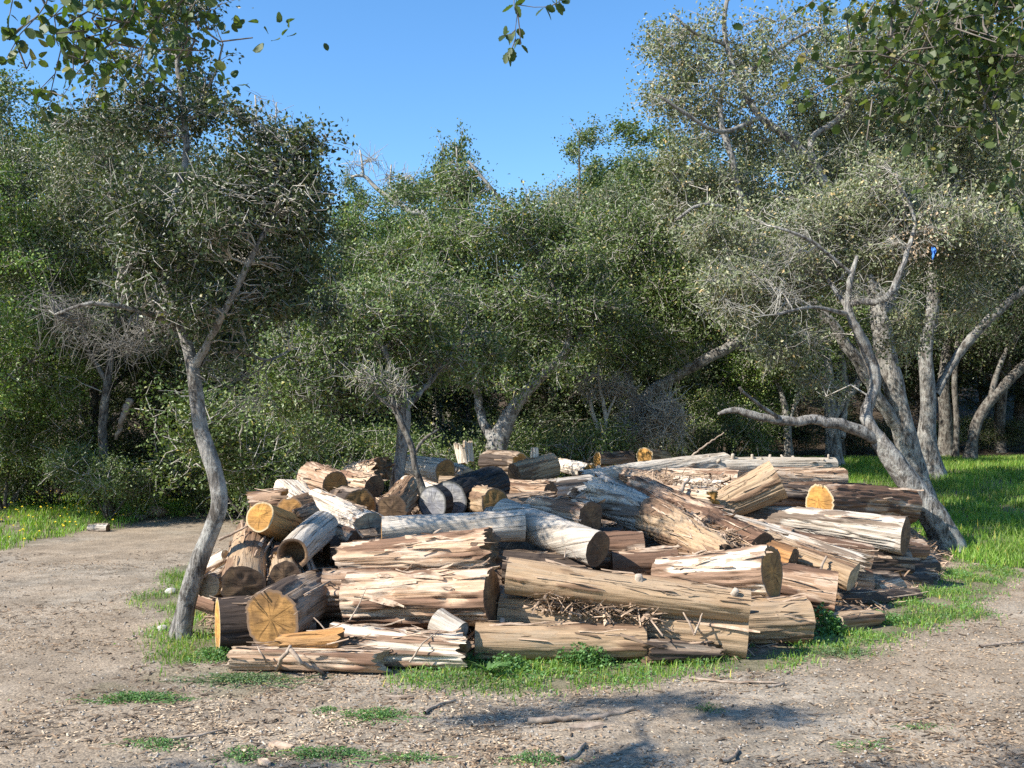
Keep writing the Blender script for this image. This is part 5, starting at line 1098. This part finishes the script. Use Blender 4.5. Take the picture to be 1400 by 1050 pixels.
# ------------------------------------------------------------------ oaks beside the camera whose boughs hang into the picture
def leaf_mesh(s, sd):
    rg = np.random.default_rng(sd); n = 9; u = np.linspace(0, 1, n); w = .36*np.sin(np.pi*np.clip(u*.92 + .06, 0, 1))**.75*(1 + .12*np.where(np.arange(n) % 2, 1, -1)*(u > .1)*(u < .95))
    cup = rg.uniform(.05, .22); bend = rg.uniform(-.35, .35)
    top = []
    for sg in (-1, 0, 1): top.append(np.stack([u - .0, sg*w, cup*abs(sg)*w*1.5 + bend*u*u*.5 + (0 if sg else -.01)], -1))
    V_ = np.concatenate(top)*s; q = [(i, i+1, n+i+1, n+i) for i in range(n-1)] + [(n+i, n+i+1, 2*n+i+1, 2*n+i) for i in range(n-1)]
    return mesh('leaf', V_, [np.array(q)], M['leafnear'], True)
LM = [leaf_mesh(.034, k) for k in range(5)]
def bough_tree(label, base, limbs, twigs, nleaf, lobes, nsh, ncrown, rg, leafscale=1.0):
    root = tree(label, base, limbs, lobes, nsh, ncrown, .036, rg, 'leafnear', 'oakbark', 'twigdark', 1, .1, .14, side=12, clump=.75, round_=True, leafaspect=.72)
    base = np.asarray(base, float); mb = MB(); pos = []; dirs = []
    for tw, r0 in twigs:
        a, b = smooth_path(tw, np.linspace(r0, .0016, len(tw)), .04); a = a + rg.normal(0, .003, a.shape); mb.add(*tube(a - base, b*.55, 5))
        for k in range(2, len(a)):
            pos.append(a[k]); dirs.append(unit(a[k] - a[k-1]))
            if rg.random() < .30:
                d = unit(unit(a[k] - a[k-1])*.6 + rg.normal(0, .6, 3)); e = a[k] + d*rg.uniform(.05, .16); m_ = (a[k] + e)/2 + rg.normal(0, .01, 3)
                mb.add(*tube(np.array([a[k], m_, e]) - base, np.array([.002, .0016, .0012]), 4))
                for f_ in (.55, .8, 1.0): pos.append(a[k]*(1-f_) + e*f_); dirs.append(d)
    tag(obj('hanging_twigs', mb.mesh('hanging_twigs', M['twigdark'], True), root), kind='stuff')
    pos, dirs = np.array(pos), np.array(dirs); idx = rg.choice(len(pos), min(nleaf, len(pos)*2))
    for i in idx:
        o = obj('leaf', LM[rg.integers(5)], root); d = Vector(unit(dirs[i]*.5 + rg.normal(0, .6, 3) + np.array([0, 0, -.25]))); q = d.to_track_quat('X', 'Z')
        o.rotation_mode = 'QUATERNION'; o.rotation_quaternion = q @ Matrix.Rotation(rg.uniform(-1.3, 1.3), 4, 'X').to_quaternion()
        o.location = Vector(pos[i] - base) + d*.004; s_ = rg.uniform(.6, 1.15)*leafscale; o.scale = (s_, s_, s_)
def V3(*a): return np.array(a, float)
RF = np.random.default_rng(55)
def hang(D, *pts): return [P(px, py, D + (q[0] if q else 0)) for px, py, *q in pts]
# left: trunk outside the frame to the left of the camera
bl = V3(-3.9, 1.7, float(terrain(-3.9, 1.7)))
limbsL = [[(bl, .20), (bl + [0, .05, 1.2], .17), (V3(-3.8, 1.9, 2.3), .15), (V3(-3.9, 2.4, 3.4), .11), (V3(-4.0, 3.0, 4.4), .06)],
          [(V3(-3.8, 1.9, 2.3), .08), (V3(-3.0, 2.3, 3.1), .05), (V3(-2.2, 2.7, 3.35), .03), (V3(-1.5, 3.0, 3.25), .015)], [(V3(-3.9, 2.4, 3.4), .05), (V3(-3.5, 2.9, 3.9), .035), (V3(-3.6, 3.6, 4.1), .02), (V3(-3.0, 3.8, 4.3), .012)],
          [(V3(-2.2, 2.7, 3.35), .016), (V3(-1.6, 2.95, 3.6), .010), (V3(-1.1, 3.1, 3.5), .006)]]
twL = [(hang(3.0, (180,-90), (170,-20), (150,40), (110,90), (85,130)), .006), (hang(3.0, (230,-90), (240,-20), (215,30), (190,75), (170,110)), .006), (hang(2.9, (60,-90), (70,-20), (50,20), (20,45)), .006), (hang(3.1, (120,-80), (110,0), (85,60), (70,120), (60,165)), .006),
       (hang(3.0, (300,-70), (275,-10), (250,30)), .005), (hang(2.9, (10,-60), (15,0), (10,40)), .005), (hang(3.1, (200,-60), (180,20), (150,70), (140,140)), .005), (hang(3.0, (160,-60), (100,0), (60,30)), .005)]
bough_tree('oak beside the camera at left, its leafy bough hanging into the top left corner', bl, limbsL, twL, 300, [(V3(-4.4, 3.65, 4.1), (.34, .14, .2), .5), (V3(-3.7, 3.95, 4.15), (.38, .13, .2), .55), (V3(-3.05, 3.6, 4.2), (.34, .14, .2), .5), (V3(-3.6, 2.9, 4.05), (.3, .14, .2), .4), (V3(-2.9, 2.6, 4.1), (.3, .14, .2), .35), (V3(-5.9, 2.6, 4.1), (.5, .3, .3), .4), (V3(-1.7, 2.6, 4.2), (.6, .3, .3), .5), (P(170, 5, 3.1), (.34, .2, .16), .22), (P(90, 35, 3.0), (.2, .15, .15), .12)], 300, 6500, RF)
# right: trunk outside the frame to the right of the camera
br = V3(3.6, 1.2, float(terrain(3.6, 1.2)))
limbsR = [[(br, .22), (br + [0, .1, 1.3], .18), (V3(3.4, 1.6, 2.5), .15), (V3(3.2, 2.2, 3.6), .10), (V3(3.0, 3.0, 4.6), .05)], [(V3(3.4, 1.6, 2.5), .08), (V3(2.8, 2.4, 3.2), .06), (V3(2.0, 3.1, 3.5), .035), (V3(1.0, 3.4, 3.35), .015)],
          [(V3(3.2, 2.2, 3.6), .05), (V3(2.0, 2.8, 3.9), .03), (V3(.8, 3.0, 3.7), .015), (V3(.1, 3.0, 3.2), .006)]]
twR = [(hang(3.4, (1380,-90), (1370,-10), (1345,50), (1310,100), (1290,140)), .006), (hang(3.4, (1300,-90), (1290,-20), (1270,40), (1265,95), (1255,150), (1262,215)), .006), (hang(3.3, (1420,-60), (1400,20), (1385,90), (1360,130)), .006), (hang(3.5, (1230,-80), (1225,0), (1200,50), (1180,80)), .005),
       (hang(3.4, (1160,-80), (1130,-20), (1090,20), (1060,30)), .005), (hang(3.4, (1440,20), (1410,60), (1350,90), (1290,110)), .006), (hang(3.3, (1350,-80), (1320,0), (1240,40)), .005), (hang(3.4, (1300,120), (1280,170), (1270,230), (1262,258)), .004), (hang(3.4, (1400,160), (1380,220), (1385,280)), .004), (hang(3.0, (722,-60), (706,-10), (704,20), (704,52)), .003), (hang(3.0, (706,6), (730,10), (760,8)), .0025), (hang(3.5, (1460,80), (1420,110), (1380,120)), .005)]
bough_tree('oak beside the camera at right, its bough hanging into the top right corner', br, limbsR, twR, 300, [(V3(3.2, 2.8, 4.6), (.8, .6, .5), 1.0), (V3(2.2, 3.0, 4.3), (.6, .4, .3), .5), (P(1340, 30, 3.4), (.3, .2, .2), .40), (P(1250, 60, 3.4), (.22, .2, .15), .18), (P(1370, 130, 3.4), (.14, .12, .14), .12)], 220, 4200, RF)
